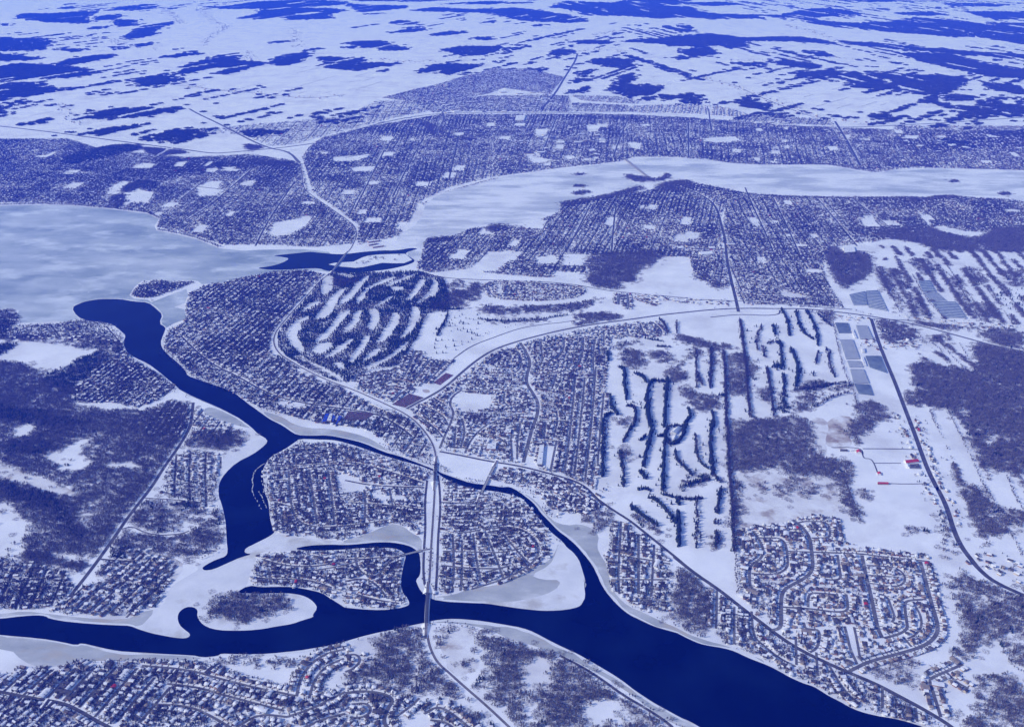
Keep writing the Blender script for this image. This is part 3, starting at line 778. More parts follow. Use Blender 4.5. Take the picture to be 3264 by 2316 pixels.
for i, s in enumerate(LOTS):
    q = P(s)
    FOOT.append(q)
    sheet('parking_lot', q, .5 + i * .01, 'asphalt', ['dark parking lot by the blue roofed works', 'dark parking lot at the railway and boulevard corner', 'far dark parking lot along the boulevard'][i])
    # rows of parked cars: low bodies with a cabin, one mass per lot
    A, B, C, D = q
    vs_, fs_ = [], []
    g = Geo()
    nr = 7
    for r in range(nr):
        p0, p1 = A + (D - A) * (r + .5) / nr, B + (C - B) * (r + .5) / nr
        L = np.hypot(*(p1 - p0))
        e = (p1 - p0) / L
        nrm = np.array([-e[1], e[0]])
        for k in range(int(L / 3.0)):
            if rng.random() < .25:
                continue
            c = p0 + e * (k * 3.0 + 2)
            bx = lambda hx, hy: [c - e * hx - nrm * hy, c + e * hx - nrm * hy, c + e * hx + nrm * hy, c - e * hx + nrm * hy]
            g.prism(bx(.9, 2.2), .55, 1.2, 'car_paint')
            g.prism(bx(.75, 1.1), 1.2, 1.8, 'car_paint')
    add('parked_cars', g.build('parked_cars'), 'rows of parked cars on a dark lot', kind='stuff')
# big roofs of the industrial belt and centres, one building each
BELT = [("8: 430 650 1290 720", 46, 'in the belt behind the far motorway town'), ("8: 0 690 420 780", 22, 'in the far works left of the motorway bend'), ("8: 1000 560 1280 640", 14, 'below the topmost far suburb'), ("8: 1100 850 1700 1010", 16, 'in the centre of the northern town'),
        ("6: -10 -40 340 20", 9, 'beside the main street south of the frozen river'), ("9: 430 720 700 790", 8, 'by the far motorway at right of centre'), ("9: 1340 800 1850 950", 12, 'in the far town near the right edge')]
k = 0
for s, n, nm in BELT:
    t, x0, y0, x1, y1 = s.split()
    pts = np.stack([rng.uniform(float(x0), float(x1), n), rng.uniform(float(y0), float(y1), n)], 1)
    j = 0
    for (x, y) in sorted(map(tuple, pts)):
        c = P(f"{t} {x} {y}")[0]
        w, d = rng.uniform(35, 90), rng.uniform(25, 60)
        th = rng.uniform(-.25, .25) + .35
        e = np.array([math.cos(th), math.sin(th)])
        nn = np.array([-e[1], e[0]])
        q = np.array([c - e * w / 2 - nn * d / 2, c + e * w / 2 - nn * d / 2, c + e * w / 2 + nn * d / 2, c - e * w / 2 + nn * d / 2])
        if any(inside(q, b).any() for b in BLOCK) or any(np.hypot(*(c - f_.mean(0))) < 80 for f_ in FOOT):
            continue
        FOOT.append(q)
        g = Geo()
        h = rng.uniform(6, 10)
        root = empty('commercial_building', (*c, 0), None, 'building', 'flat roofed commercial buildings of the far town')
        j += 1
        root['label'] = f'{ordinal(j)} flat roofed hall from the left {nm}'
        g.prism(q - c, 0, h, ['wall_white', 'wall_grey', 'wall_tan'][k % 3])
        add('wall', g.build('wall'), parent=root)
        g = Geo()
        g.prism((q - c) * .97, h + .002, h + .5, ['roof_snow', 'roof_snow', 'shed_roof', 'roof_snow', 'roof_dark'][k % 5])
        add('roof', g.build('roof'), parent=root)
        k += 1
# ------------------------------------------------------------------ houses
CLEAR = [P(s) for s in [
 "5: 690 920 740 895 935 915 905 1000 800 1010 720 1010", "5: 430 870 480 850 600 850 560 920 500 925", "5: 600 1320 760 1310 870 1340 800 1400 620 1370",
 "5: 1265 1240 1350 1240 1330 1370 1250 1370", "5: 1150 1310 1210 1310 1200 1370 1140 1370", "4: 1760 960 1830 960 1800 1000", "4: 1850 955 1940 970 1900 1000 1840 990",
 "1: 2130 20 2189 20 2: 60 40 110 80 130 140 0 130 1: 2150 140", "2: 160 150 350 160 380 190 200 190", "d: 610 500 660 490 690 485 690 500 650 525 605 530",
 "d: 238 430 290 405 330 410 310 425 345 430 330 455 290 450", "d: 440 420 470 405 495 405 480 435 445 440", "d: 745 352 830 345 800 360 745 362", "d: 785 375 840 372 830 383 790 385",
 "d: 1175 345 1200 340 1215 355 1260 360 1190 365", "d: 1310 280 1345 280 1335 295 1315 295", "d: 1215 290 1225 285 1220 305 1205 300", "d: 1570 310 1640 305 1655 315 1600 320",
 "d: 1090 570 1140 558 1145 575 1110 605 1050 600", "d: 1200 575 1240 570 1245 588 1200 590", "5: 790 120 910 5 1050 5 980 70 970 130 820 130", "5: 1390 20 1530 20 1525 95 1380 90", "5: 1330 130 1525 140 1520 195 1330 180",
 "9: 1510 1330 1600 1420 1590 1440 1530 1370", "9: 160 880 360 880 330 905 150 900", "9: 1430 860 1520 860 1510 885 1430 880", "9: 1630 890 1800 890 1850 930 1700 915", "d: 480 380 540 378 530 384",
 "7: 680 1200 760 1150 830 1150 740 1220", "7: 1255 1240 1300 1165 1410 1150 1370 1200 1300 1235", "7: 820 1285 860 1230 955 1230 920 1280", "7: 840 1070 900 1035 985 1040 960 1070", "7: 1100 1060 1120 1030 1190 1025 1160 1060",
 "7: 1300 1095 1310 1070 1380 1065 1370 1095", "7: 1400 1060 1500 1060 1450 1085", "7: 1700 1490 1740 1410 1870 1410 1820 1490", "7: 1870 1430 1920 1370 1980 1375 1940 1440",
 "8: 1210 820 1290 820 1270 865 1210 860", "8: 1550 790 1600 795 1590 840 1560 835", "8: 1600 790 1670 790 1660 805 1600 805", "8: 1800 900 1880 910 1870 950 1810 940", "8: 1900 850 1960 850 1950 858",
 "6: 640 250 700 260 830 290 740 300 660 290"]]

# school yards, parks and empty lots: open snow rectangles strewn through the far towns
for poly, ax, n in [("d: -60 330 660 365 740 475 700 545 440 525 300 465 -60 448", "7: 1080 1290 1330 1100", 15), ("d: 700 330 985 262 1100 262 1100 395 940 450 890 520 800 540", "8: 300 1250 470 880", 16), ("d: 1100 262 1560 270 1560 350 1380 360 1100 390", "8: 1300 880 1350 740", 16),
                    ("d: 1560 272 2280 302 2280 376 1600 360", "9: 1000 790 1150 1050", 18), ("d: 960 550 1250 465 1560 415 1640 430 1620 620 1310 565 1050 595", "8: 1130 1600 1330 1350", 14), ("d: 1640 435 2280 450 2280 500 1960 535 1850 560 1870 670 1660 660", "9: 720 1480 560 1250", 14)]:
    poly = P(poly)
    a, b = P(ax)
    e = (b - a) / np.hypot(*(b - a))
    nn = np.array([-e[1], e[0]])
    c = rng.uniform(poly.min(0), poly.max(0), (n * 6, 2))
    c = c[inside(c, poly)][:n]
    for q in c:
        L, W = rng.uniform(25, 110), rng.uniform(20, 60)
        CLEAR.append(np.array([q - e * L - nn * W, q + e * L - nn * W, q + e * L + nn * W * rng.uniform(.6, 1), q - e * L + nn * W]))

def blocked(p, margin=9.0, water=True, rail=True):
    bad = np.zeros(len(p), bool)
    for b in BLOCK:
        bad |= inside(p, b)
    for q in CLEAR + FOOT:
        bad |= inside(p, q)
    for ln, hw in ROADS:
        bad |= near_line(p, ln, hw + margin)
    return bad

WALLS = ['wall_brick', 'wall_tan', 'wall_white', 'wall_grey']
ROOFS = ['roof_snow', 'roof_dark', 'roof_brown', 'roof_red']
HOUSE_V = np.array([(-.5, -.5, 0), (.5, -.5, 0), (.5, .5, 0), (-.5, .5, 0), (-.5, -.5, 1), (.5, -.5, 1), (.5, .5, 1), (-.5, .5, 1), (-.5, 0, 1.6), (.5, 0, 1.6),
                    (-.56, -.58, .95), (.56, -.58, .95), (.56, .58, .95), (-.56, .58, .95), (-.56, 0, 1.63), (.56, 0, 1.63)])
HOUSE_Q = np.array([(0, 1, 5, 4), (1, 2, 6, 5), (2, 3, 7, 6), (3, 0, 4, 7), (10, 11, 15, 14), (12, 13, 14, 15)])
HOUSE_T = np.array([(4, 8, 7), (5, 6, 9)])

def houses_mesh(name, pos, ang, size, wi, ri, label):
    n = len(pos)
    V = HOUSE_V[None] * size[:, None, :]
    c, s = np.cos(ang)[:, None], np.sin(ang)[:, None]
    W = np.empty_like(V)
    W[..., 0] = V[..., 0] * c - V[..., 1] * s + pos[:, None, 0]
    W[..., 1] = V[..., 0] * s + V[..., 1] * c + pos[:, None, 1]
    W[..., 2] = V[..., 2]
    off = (np.arange(n) * 16)[:, None, None]
    Q = (HOUSE_Q[None] + off).reshape(-1, 4)
    T = (HOUSE_T[None] + off).reshape(-1, 3)
    mq = np.repeat(wi, 6).reshape(n, 6)
    mq[:, 4:] = (ri + len(WALLS))[:, None]
    r2 = np.where(rng.random(n) < .22, 1, ri)               # one slope already melted bare
    mq[:, 4] = r2 + len(WALLS)
    me = mesh_np(name, W.reshape(-1, 3), [Q, T], WALLS + ROOFS, np.concatenate([mq.reshape(-1), np.repeat(wi, 2)]))
    return add(name, me, label, kind='stuff')

ALLH = []          # collected house records: pos, ang, size, wall, roof
TREES = []         # yard tree spots: (xy, kind 0 bare 1 conifer)
GRID_ROADS = []
def pick(n, brick=.3, snow=.72, brown=.06, red=.002):
    w = rng.choice(4, n, p=[brick, (1 - brick) * .4, (1 - brick) * .45, (1 - brick) * .15])
    r = rng.choice(4, n, p=[snow, 1 - snow - brown - red, brown, red])
    return w, r
def sizes(n, a=12.5, b=9.5, h=5.2):
    big = np.where(rng.random(n) < .03, rng.uniform(1.6, 3.0, n), 1.0) if a < 13.2 and h > 4.9 else np.ones(n)
    return np.stack([rng.uniform(.8, 1.25, n) * a * big, rng.uniform(.85, 1.15, n) * b * np.sqrt(big), rng.uniform(.75, 1.2, n) * h], 1)

STREET_HOUSES = []
def street(s, w, desc, lot=15.5, setback=15, m='side_street', named=True, brown=.10, snow=.62, brick=.42, trees=.5, both=(1, -1), skip=.04):
    """a traced street, its kerbside houses, driveways and yard trees"""
    line = chaikin(P(s), 2)
    road('street', P(s), w, m, f'street with houses: {desc}' if named else 'residential street')
    STREET_HOUSES.append(dict(line=line, w=w, desc=desc, lot=lot, set=setback + w / 2, brown=brown, snow=snow, brick=brick, trees=trees, both=both, skip=skip, named=named))

new = dict(brown=.32, snow=.46, brick=.34, trees=.35, lot=13.0)
street("3: 720 310 780 350 830 420 840 500 850 590 840 640 800 680 720 720 655 760 645 850 650 950 640 1000 590 1010", 12, 'the winding main subdivision street', **new)
street("3: 850 515 1000 520 1150 525 1300 545 1450 560 1590 575", 8, 'the straight top subdivision street', **new)
street("3: 1160 535 1180 640 1210 760 1240 900 1260 1000 1290 1060", 12, 'the dark straight subdivision street', **new)
street("3: 1530 575 1560 680 1590 800 1620 900 1640 970 1640 1030 1590 1090 1500 1130 1350 1170 1200 1210 1120 1250 1080 1270", 12, 'the long outer subdivision crescent', **new)
street("3: 1570 815 1440 820 1430 860 1445 960 1450 1000 1400 1035 1300 1060", 9, 'the inner subdivision bend', **new)
street("3: 1500 860 1535 920 1540 990 1500 1040 1450 1065", 7, 'the short inner subdivision curve', **new)
street("3: 470 380 500 420 540 500 520 560 460 590 445 640 450 740 490 755", 9, 'the western snaking subdivision street', **new)
street("3: 510 425 600 425 650 430 680 470 690 560 690 610 640 650 550 660 460 650", 8, 'the western subdivision loop', **new)
street("3: 690 510 840 515", 8, 'the short subdivision link street', **new)
street("a: 860 110 950 90 1100 90 1250 110 1290 170 1300 320 1180 325 1040 325", 8, 'the topmost subdivision loop', **new)
street("a: 1050 840 1150 890 1270 910 1400 910 1450 880 1430 760 1400 560", 8, 'the central subdivision hook street', **new)
street("a: 640 1290 800 1300 980 1310 1150 1330 1350 1360 1550 1350 1540 1200 1520 1110", 8, 'the lower subdivision square street', **new)
street("a: 990 1290 990 1130 1050 1090 1200 1100 1400 1120 1540 1130", 8, 'the upper subdivision square street', **new)
street("3: 790 960 800 1000 850 1005 890 1010 890 1080 870 1130 830 1150", 8, 'the small lower subdivision bend', **new)
street("3: 1050 985 1070 1060 1085 1130 1130 1225", 8, 'the left lower double street', **new)
street("3: 1110 990 1130 1080 1145 1170", 7, 'the right lower double street', **new)
street("3: 1190 600 1350 605 1420 640 1440 700 1380 740 1210 712", 7, 'the eastern subdivision oval', **new)
street("3: 1200 660 1390 675", 6, 'the middle lane of the eastern oval', **new)
street("3: 1230 775 1320 790 1345 860 1370 930 1350 960", 7, 'the small inner dead end', **new)
street("3: 1420 1050 1475 1115", 7, 'the short diagonal subdivision link', **new)
street("3: 1800 1225 1700 1270 1600 1310 1590 1340 1620 1430 1660 1560", 9, 'the lower right hooked street', **new)
street("3: 1700 1280 1760 1340 1835 1380", 8, 'the lower right side street', **new)
near = dict(trees=3.6, snow=.6, brick=.3)
street("3: 460 890 470 1050 540 1110 640 1190 740 1240", 7, 'the lane between boulevard and river', **near)
street("3: 740 1050 745 1230", 7, 'the first river side lane', **near)
street("3: 870 1150 880 1300", 7, 'the second river side lane', **near)
street("3: 240 760 235 1000", 7, 'the lane beside the narrow wood', **near)
street("3: 350 860 350 1100", 7, 'the lane right of the narrow wood', **near)
street("3: 1290 1370 1290 1500", 7, 'the lowest river side lane', **near)
street("3: 950 1230 1050 1400 1150 1480", 7, 'the slanting river side lane', **near)
street("3: 1500 1500 1510 1590", 7, 'the last river side lane', **near)
street("2: 1680 530 1900 560 2060 590", 7, 'the upper cross street by the golf', **near)
street("2: 1750 320 1740 500 1730 680 1740 780", 7, 'the left lane of the golf side quarter', **near)
street("2: 1860 400 1860 560 1860 780", 8, 'the middle lane of the golf side quarter', **near)
street("2: 1960 470 1950 640 1940 800", 7, 'the right lane of the golf side quarter', **near)
street("2: 1690 690 1860 690 2050 690", 7, 'the lower cross street by the golf', **near)
old = dict(trees=4.4, snow=.64, brick=.3, lot=17, setback=14)
street("1: -80 1385 200 1440 400 1470 520 1530 620 1590 720 1640 800 1690", 11, 'the bottom left main road', m='asphalt', **old)
for i, (s, o) in enumerate([("1: 150 1420 330 1260", 'first'), ("1: 300 1440 480 1250", 'second'), ("1: 400 1460 600 1245", 'third'), ("1: 500 1500 740 1240", 'fourth'),
                            ("1: 600 1560 870 1250", 'fifth'), ("1: 740 1590 980 1310", 'sixth'), ("1: 880 1600 1080 1370", 'seventh'), ("1: 20 1400 180 1260", 'leftmost')]):
    street(s, 8, f'the {o} diagonal bottom left street', m='asphalt', **old)
street("1: 900 1235 1200 1260 1400 1320 1600 1370 1870 1425", 8, 'the long bottom left slanting street', **old)
street("1: 960 1480 1200 1490 1350 1560 1480 1640", 8, 'the lower bottom left curve', **old)
street("1: 1060 1350 1250 1370 1450 1430 1640 1480 1800 1520", 8, 'the middle bottom left street', **old)
street("1: 1880 1430 1900 1330 1960 1230 2060 1160 2189 1130", 8, 'the curving street right of the snowy park', **old)
street("1: 1960 1440 1990 1330 2060 1240 2180 1190", 7, 'the inner curving street by the snowy park', **old)
street("1: 1820 1560 2000 1500 2189 1400", 8, 'the rising street at bottom centre left', **old)
street("1: 1500 1624 1640 1540 1820 1560", 8, 'the low street at bottom centre left', **old)
street("1: 1900 1640 2060 1570 2189 1540", 8, 'the lowest street at bottom centre', **old)
street("2: 0 1170 70 1160 100 1200 60 1250 0 1275", 7, 'the small riverside loop', **old)
street("2: 0 1410 100 1395 240 1410 310 1450 260 1520 240 1600 300 1660", 10, 'the bottom centre curved street', **old)
street("2: 40 1480 140 1470 170 1530 90 1570 30 1560", 7, 'the bottom centre inner loop', **old)
street("2: 500 1540 590 1490 680 1540 800 1640 860 1690", 8, 'the street beside the railway at bottom', **old)
street("2: 540 1580 640 1590 720 1660", 7, 'the short street at bottom centre', **old)
street("2: 320 1560 420 1490 470 1440", 7, 'the spur at the snowy bottom meadow', **old)
bung = dict(trees=4.2, snow=.64, brick=.25, lot=17, setback=13, named=False)
for s in ["1: 1830 0 1840 200 1880 320 2000 360 2189 350 2: 150 330 350 300 500 280", "1: 1960 -10 1980 150 2010 330", "1: 2080 0 2100 140 2120 340", "1: 1720 60 1830 60", "1: 1740 200 1860 230",
          "2: 20 200 180 210 400 230 510 250", "2: 120 120 130 210 120 330", "2: 280 110 300 220", "4: 1800 1300 1960 1270 2120 1250", "4: 1750 1370 1960 1360 2189 1330 5: 200 1370 500 1470",
          "2: 620 510 850 515 1000 520 1120 490", "2: 680 400 690 580 680 770", "2: 740 440 740 640 730 760", "2: 810 400 830 560 860 700", "2: 900 420 960 560 1000 680", "2: 1000 400 1100 520 1180 600",
          "2: 640 270 830 260 1000 250 1100 250", "2: 700 400 900 370 1060 350 1180 400 1240 500 1180 600 1000 690 800 750", "2: 620 600 800 620 1000 620", "2: 640 680 780 690", "2: 900 640 1050 600",
          "2: 0 560 160 560", "2: 60 520 80 640 200 680 250 600 300 560", "2: 0 700 120 680 200 720 260 800", "2: 60 780 200 820 340 840", "1: 1660 560 1800 600 1960 610 2100 590", "1: 1640 680 1800 690 1960 690 2100 740",
          "1: 1700 620 1720 720", "1: 1880 600 1900 700"]:
    street(s, 7, '', **bung)
sub = dict(trees=1.9, snow=.6, brick=.34, lot=16, setback=13, named=False, brown=.06)
for s in ["5: 1390 545 1385 640 1320 700 1180 720", "5: 1510 545 1510 620 1480 740 1380 770 1200 790", "5: 1640 500 1640 600", "5: 900 720 970 660 1050 620 1110 640 1120 760 1000 790 860 760",
          "5: 760 850 900 850 1000 830 1140 830", "5: 740 890 860 885 1010 890 1150 900", "5: 1010 900 1000 970 1080 980 1180 960", "5: 1200 870 1330 880 1430 900", "5: 1340 780 1310 880", "5: 1460 800 1440 1000 1420 1200 1390 1400",
          "5: 1520 800 1500 1000 1480 1200 1450 1430", "5: 1590 730 1570 1000 1550 1200 1520 1460", "5: 1240 960 1420 980", "5: 1240 1070 1420 1080", "5: 1240 1200 1420 1210", "5: 1330 990 1350 1070 1320 1180", "5: 1270 1080 1260 1190",
          "5: 1150 1220 1280 1220", "5: 1340 1200 1300 1400", "5: 1640 900 1620 1100 1600 1350", "5: 700 1110 690 1250", "5: 830 1150 960 1170 1000 1200", "5: 800 1230 900 1240 1000 1250 1060 1260", "5: 740 1060 760 1150 730 1250",
          "5: 1060 1130 1050 1200 1060 1330", "5: 1110 1090 1090 1200 1090 1320", "5: 480 970 620 1040 650 1100", "5: 560 930 640 980", "5: 450 1040 560 1110 620 1180", "5: 680 840 760 830 860 800 900 850", "5: 1180 640 1320 620 1370 600",
          "5: 1240 570 1250 700", "5: 1700 480 1720 540 1850 530", "5: 1780 470 1800 540", "5: 1870 460 1900 540 2000 530", "5: 1950 450 2010 500 2000 540", "5: 1580 560 1570 700 1580 800",
          "5: 370 800 410 720 450 630", "5: 440 820 500 740 540 690", "5: 510 840 600 750 650 700", "5: 110 800 200 780 330 760", "5: 100 870 200 850 320 810 420 840", "5: 180 910 280 860 360 880", "5: 300 960 350 900 430 860",
          "5: 60 830 80 780 130 775", "5: 900 220 930 290 1060 300 1200 310 1360 300 1480 280 1510 240 1430 215 1280 205 1100 200 940 200 900 220", "5: 1040 215 1020 290", "5: 1100 215 1080 250 1100 285", "5: 1180 225 1250 230 1330 240 1340 270 1280 280 1180 265",
          "5: 1400 235 1420 265", "5: 1790 270 1800 340 1790 370", "5: 1840 290 1910 320 1980 340", "5: 1740 270 1735 340"]:
    street(s, 7, '', **sub)

# house sites along the traced streets
cells = {}
def free(p, r):
    i, j = int(p[0] // 20), int(p[1] // 20)
    for a in (-1, 0, 1):
        for b in (-1, 0, 1):
            for q in cells.get((i + a, j + b), ()):
                if (p[0] - q[0]) ** 2 + (p[1] - q[1]) ** 2 < r * r:
                    return False
    return True
def occupy(p):
    cells.setdefault((int(p[0] // 20), int(p[1] // 20)), []).append(p)

named_houses = []
drv_v, drv_f = [], []
for st in STREET_HOUSES:
    ln = densify(st['line'], 2.0)
    d = np.gradient(ln, axis=0)
    d /= np.maximum(np.hypot(d[:, 0], d[:, 1])[:, None], 1e-9)
    s = np.concatenate([[0], np.cumsum(np.hypot(*np.diff(ln, axis=0).T))])
    for side in st['both']:
        at = np.arange(st['lot'] * .6, s[-1], st['lot'])
        at = at + rng.uniform(-1, 1, len(at))
        idx = np.clip(np.searchsorted(s, at), 0, len(ln) - 1)
        nrm = np.stack([-d[idx, 1], d[idx, 0]], 1) * side
        off = st['set'] + rng.uniform(-1.2, 1.2, len(idx))
        pos = ln[idx] + nrm * off[:, None]
        bad = blocked(pos, 7.0)
        keep = []
        for k in range(len(pos)):
            if bad[k] or rng.random() < st['skip'] or not free(pos[k], min(12.5, st['lot'] - 2.2)):
                continue
            occupy(pos[k])
            keep.append(k)
        n = len(keep)
        if n == 0:
            continue
        pos, nrm_, idk = pos[keep], nrm[keep], idx[keep]
        ang = np.arctan2(d[idk, 1], d[idk, 0]) + np.where(rng.random(n) < .5, math.pi / 2, 0) + rng.normal(0, .04, n)
        w, r = pick(n, st['brick'], st['snow'], st['brown'])
        sz = (sizes(n, 10.6, 10.6, 5.6) if st['lot'] < 14 else sizes(n, 12.5, 10.5, 5.2)) if st['named'] else sizes(n, 12.5, 9.5, 4.6)
        rec = dict(pos=pos, ang=ang, size=sz, w=w, r=r)
        # driveway from kerb to house front
        for k in range(n):
            if rng.random() < .75:
                e = np.array([-nrm_[k][1], nrm_[k][0]])
                p0 = ln[idk[k]] + nrm_[k] * (st['w'] / 2 - .3) + e * 3.5
                p1 = pos[k] - nrm_[k] * 5.5 + e * 3.5
                b0 = len(drv_v)
                for q in (p0 - e * 1.8, p0 + e * 1.8, p1 + e * 1.8, p1 - e * 1.8):
                    drv_v.append((q[0], q[1], .29))
                drv_f.append((b0, b0 + 1, b0 + 2, b0 + 3) if side < 0 else (b0 + 3, b0 + 2, b0 + 1, b0))
        if st['named']:
            im0, im1 = image_xy(st['line'][:1])[0], image_xy(st['line'][-1:])[0]
            dv = im1 - im0
            if abs(dv[1]) * 1.2 > abs(dv[0]):
                end = 'top' if dv[1] > 0 else 'bottom'
            else:
                end = 'left' if dv[0] > 0 else 'right'
            mid = image_xy(pos[n // 2:n // 2 + 1])[0] - image_xy(ln[idk[n // 2]][None])[0]
            sd = ('right' if mid[0] > 0 else 'left') if abs(mid[0]) > abs(mid[1]) else ('lower' if mid[1] > 0 else 'upper')
            for k in range(n):
                named_houses.append((pos[k], ang[k], sz[k], w[k], r[k], f"{ordinal(k + 1)} house from {end}, {sd} side of {st['desc']}"))
        else:
            ALLH.append(rec)
        nt = rng.poisson(st['trees'] * 1.6, n)
        for k in range(n):
            for _ in range(nt[k]):
                q = pos[k] + nrm_[k] * rng.uniform(-9, 19) + np.array([-nrm_[k][1], nrm_[k][0]]) * rng.uniform(-9, 9)
                TREES.append((q[0], q[1], 1 if rng.random() < .3 else 0))

# ---- blocks laid out on a grid: zone polygon, street direction, street spacing, lot, trees per lot
TREE_K = 6.2
def zone(poly, direction, spacing=62, lot=17, trees=1.4, width=8, con=.25, snow=.76, house=(12.5, 9.5, 4.8), cross=240, fill=.9, wob=9, seed=1, brick=.3, roads=True, turn=0.0):
    poly = P(poly) if isinstance(poly, str) else poly
    if turn > 0:                   # some blocks lie at right angles to the rest
        zone(poly, direction, spacing, lot, trees, width, con, snow, house, cross, fill, wob, seed, brick, roads, -turn)
    a, b = P(direction)
    th = math.atan2(b[1] - a[1], b[0] - a[0]) + (math.pi / 2 if turn > 0 else 0)
    def block(q):
        n = .7 * vnoise(q, 520, seed + 21) + .3 * vnoise(q, 210, seed + 22)
        return np.ones(len(q), bool) if turn == 0 else (n < turn if turn > 0 else n >= -turn)
    e, nn = np.array([math.cos(th), math.sin(th)]), np.array([-math.sin(th), math.cos(th)])
    o = poly.mean(0)
    loc = np.stack([(poly - o) @ e, (poly - o) @ nn], 1)
    (s0, t0), (s1, t1) = loc.min(0), loc.max(0)
    def world(s, t):
        q = o + s[:, None] * e + t[:, None] * nn
        w = (vnoise(q, 420, seed) - .5) * 2 * wob + (vnoise(q, 150, seed + 3) - .5) * wob * .5
        return q + nn * w[:, None]
    tt = np.arange(t0, t1, spacing)
    tt = tt + rng.uniform(-.09, .09, len(tt)) * spacing
    ss = np.arange(s0, s1, lot)
    P_, A_, SD = [], [], []
    for t in tt:
        for sd in (1, -1):
            s = ss + rng.uniform(-1.5, 1.5, len(ss))
            P_.append(world(s, np.full(len(ss), t) + sd * (spacing * .25 + rng.uniform(-1.5, 1.5, len(ss)))))
            A_.append(np.full(len(ss), th))
    pos, ang = np.vstack(P_), np.concatenate(A_)
    crossmod = ((pos - o) @ e) % cross
    ok = inside(pos, poly) & block(pos) & ~blocked(pos, 8) & (crossmod > 13) & (crossmod < cross - 7)
    for q in ROADS_GRIDSKIP:
        ok &= ~inside(pos, q)
    occ = ok & (rng.random(len(pos)) < fill * (.55 + .6 * vnoise(pos, 300, seed + 9)))
    keep = [k for k in np.where(occ)[0] if free(pos[k], min(12.5, lot - 3))]
    for k in keep:
        occupy(pos[k])
    keep = np.array(keep, int)
    n = len(keep)
    w, r = pick(n, brick, snow)
    ALLH.append(dict(pos=pos[keep], ang=ang[keep] + np.where(rng.random(n) < .4, math.pi / 2, 0) + rng.normal(0, .06, n), size=sizes(n, *house), w=w, r=r))
    site = pos[ok]
    nt = rng.poisson(TREE_K * trees * (.25 + 1.5 * (.6 * vnoise(site, 260, seed + 5) + .4 * vnoise(site, 90, seed + 6)) ** 1.5))
    tp = np.repeat(site, nt, 0) + rng.normal(0, 1, (nt.sum(), 2)) * (spacing * .42)
    tp = tp[inside(tp, poly)]
    kk = rng.random(len(tp)) < con
    TREES.extend(zip(tp[:, 0], tp[:, 1], kk.astype(int)))
    # street strips, cut where the zone ends or another road, water or a field lies
    if not roads:
        return
    for t in tt:
        s = np.arange(s0, s1, 25.0)
        strips(world(s, np.full(len(s), t)), poly, width, block)
    for c in np.arange(math.floor(s0 / cross) * cross, s1, cross):
        t = np.arange(t0, t1, 25.0)
        strips(world(np.full(len(t), c + 2.0), t), poly, width, block)

def strips(p, poly, width, block):
    if len(p) < 2:
        return
    ok = inside(p, poly) & block(p)
    for b in BLOCK + CLEAR + FOOT:
        ok &= ~inside(p, b)
    v, f = ribbon_arrays(p, width, 0)
    m = ok[:-1] & ok[1:]
    if m.any():
        GRID_ROADS.append((v, f[m]))
ROADS_GRIDSKIP = []

zone("1: -80 545 120 570 300 600 420 640 470 745 350 870 -80 885", "1: 20 780 110 580", 55, 17, 2.2, snow=.64)
zone("1: 520 720 620 705 640 590 700 510 900 500 1080 560 1120 620 1050 760 1000 860 880 900 800 930 300 895 450 790", "1: 800 710 930 590", 58, 17, 2.2, snow=.64)
zone("4: 1100 1280 1250 1250 1400 1290 1420 1340 1380 1440 1370 1624 1: 1380 220 1250 240 1150 200 1050 140 4: 1000 1560 1040 1440", "1: 1255 0 1260 240", 60, 17, 1.8)
zone("4: 1080 940 1200 960 1280 1000 1420 1080 1480 1110 1440 1170 1300 1180 840 1170 880 1110 1000 1000", "4: 960 1120 1080 970", 60, 17, 1.3)
zone("4: 780 620 860 700 1000 780 1120 860 1000 950 860 1000 700 960 500 970 440 920 520 830 620 740 700 650", "4: 560 900 700 800", 58, 17, 2.4)
zone("4: 1950 125 2060 150 1950 270 1860 360 1780 450 1720 540 1710 620 1760 690 1900 770 2150 880 5: 0 890 150 960 300 1020 400 1060 480 1130 540 1230 540 1330 400 1310 270 1230 130 1130 0 1110 4: 2000 1090 1820 1040 1640 990 1560 950 1450 880 1260 800 1190 770 1040 620 1060 500 1170 450 1180 350 1200 270 1300 220 1500 180 1750 135",
     "4: 1350 500 1480 400", 66, 20, 3.6, con=.4, snow=.78, house=(14, 10, 5))
zone("4: 1240 195 1100 195 1000 185 910 195 855 240 830 280 860 295 950 300 1100 255", "4: 900 280 1100 230", 60, 22, 4.0, con=.4)
zone("4: -60 395 100 470 300 465 480 440 700 480 780 540 770 600 560 560 300 545 0 560 -60 560", "4: 0 540 300 480", 80, 26, 3.5, con=.4, fill=.5)
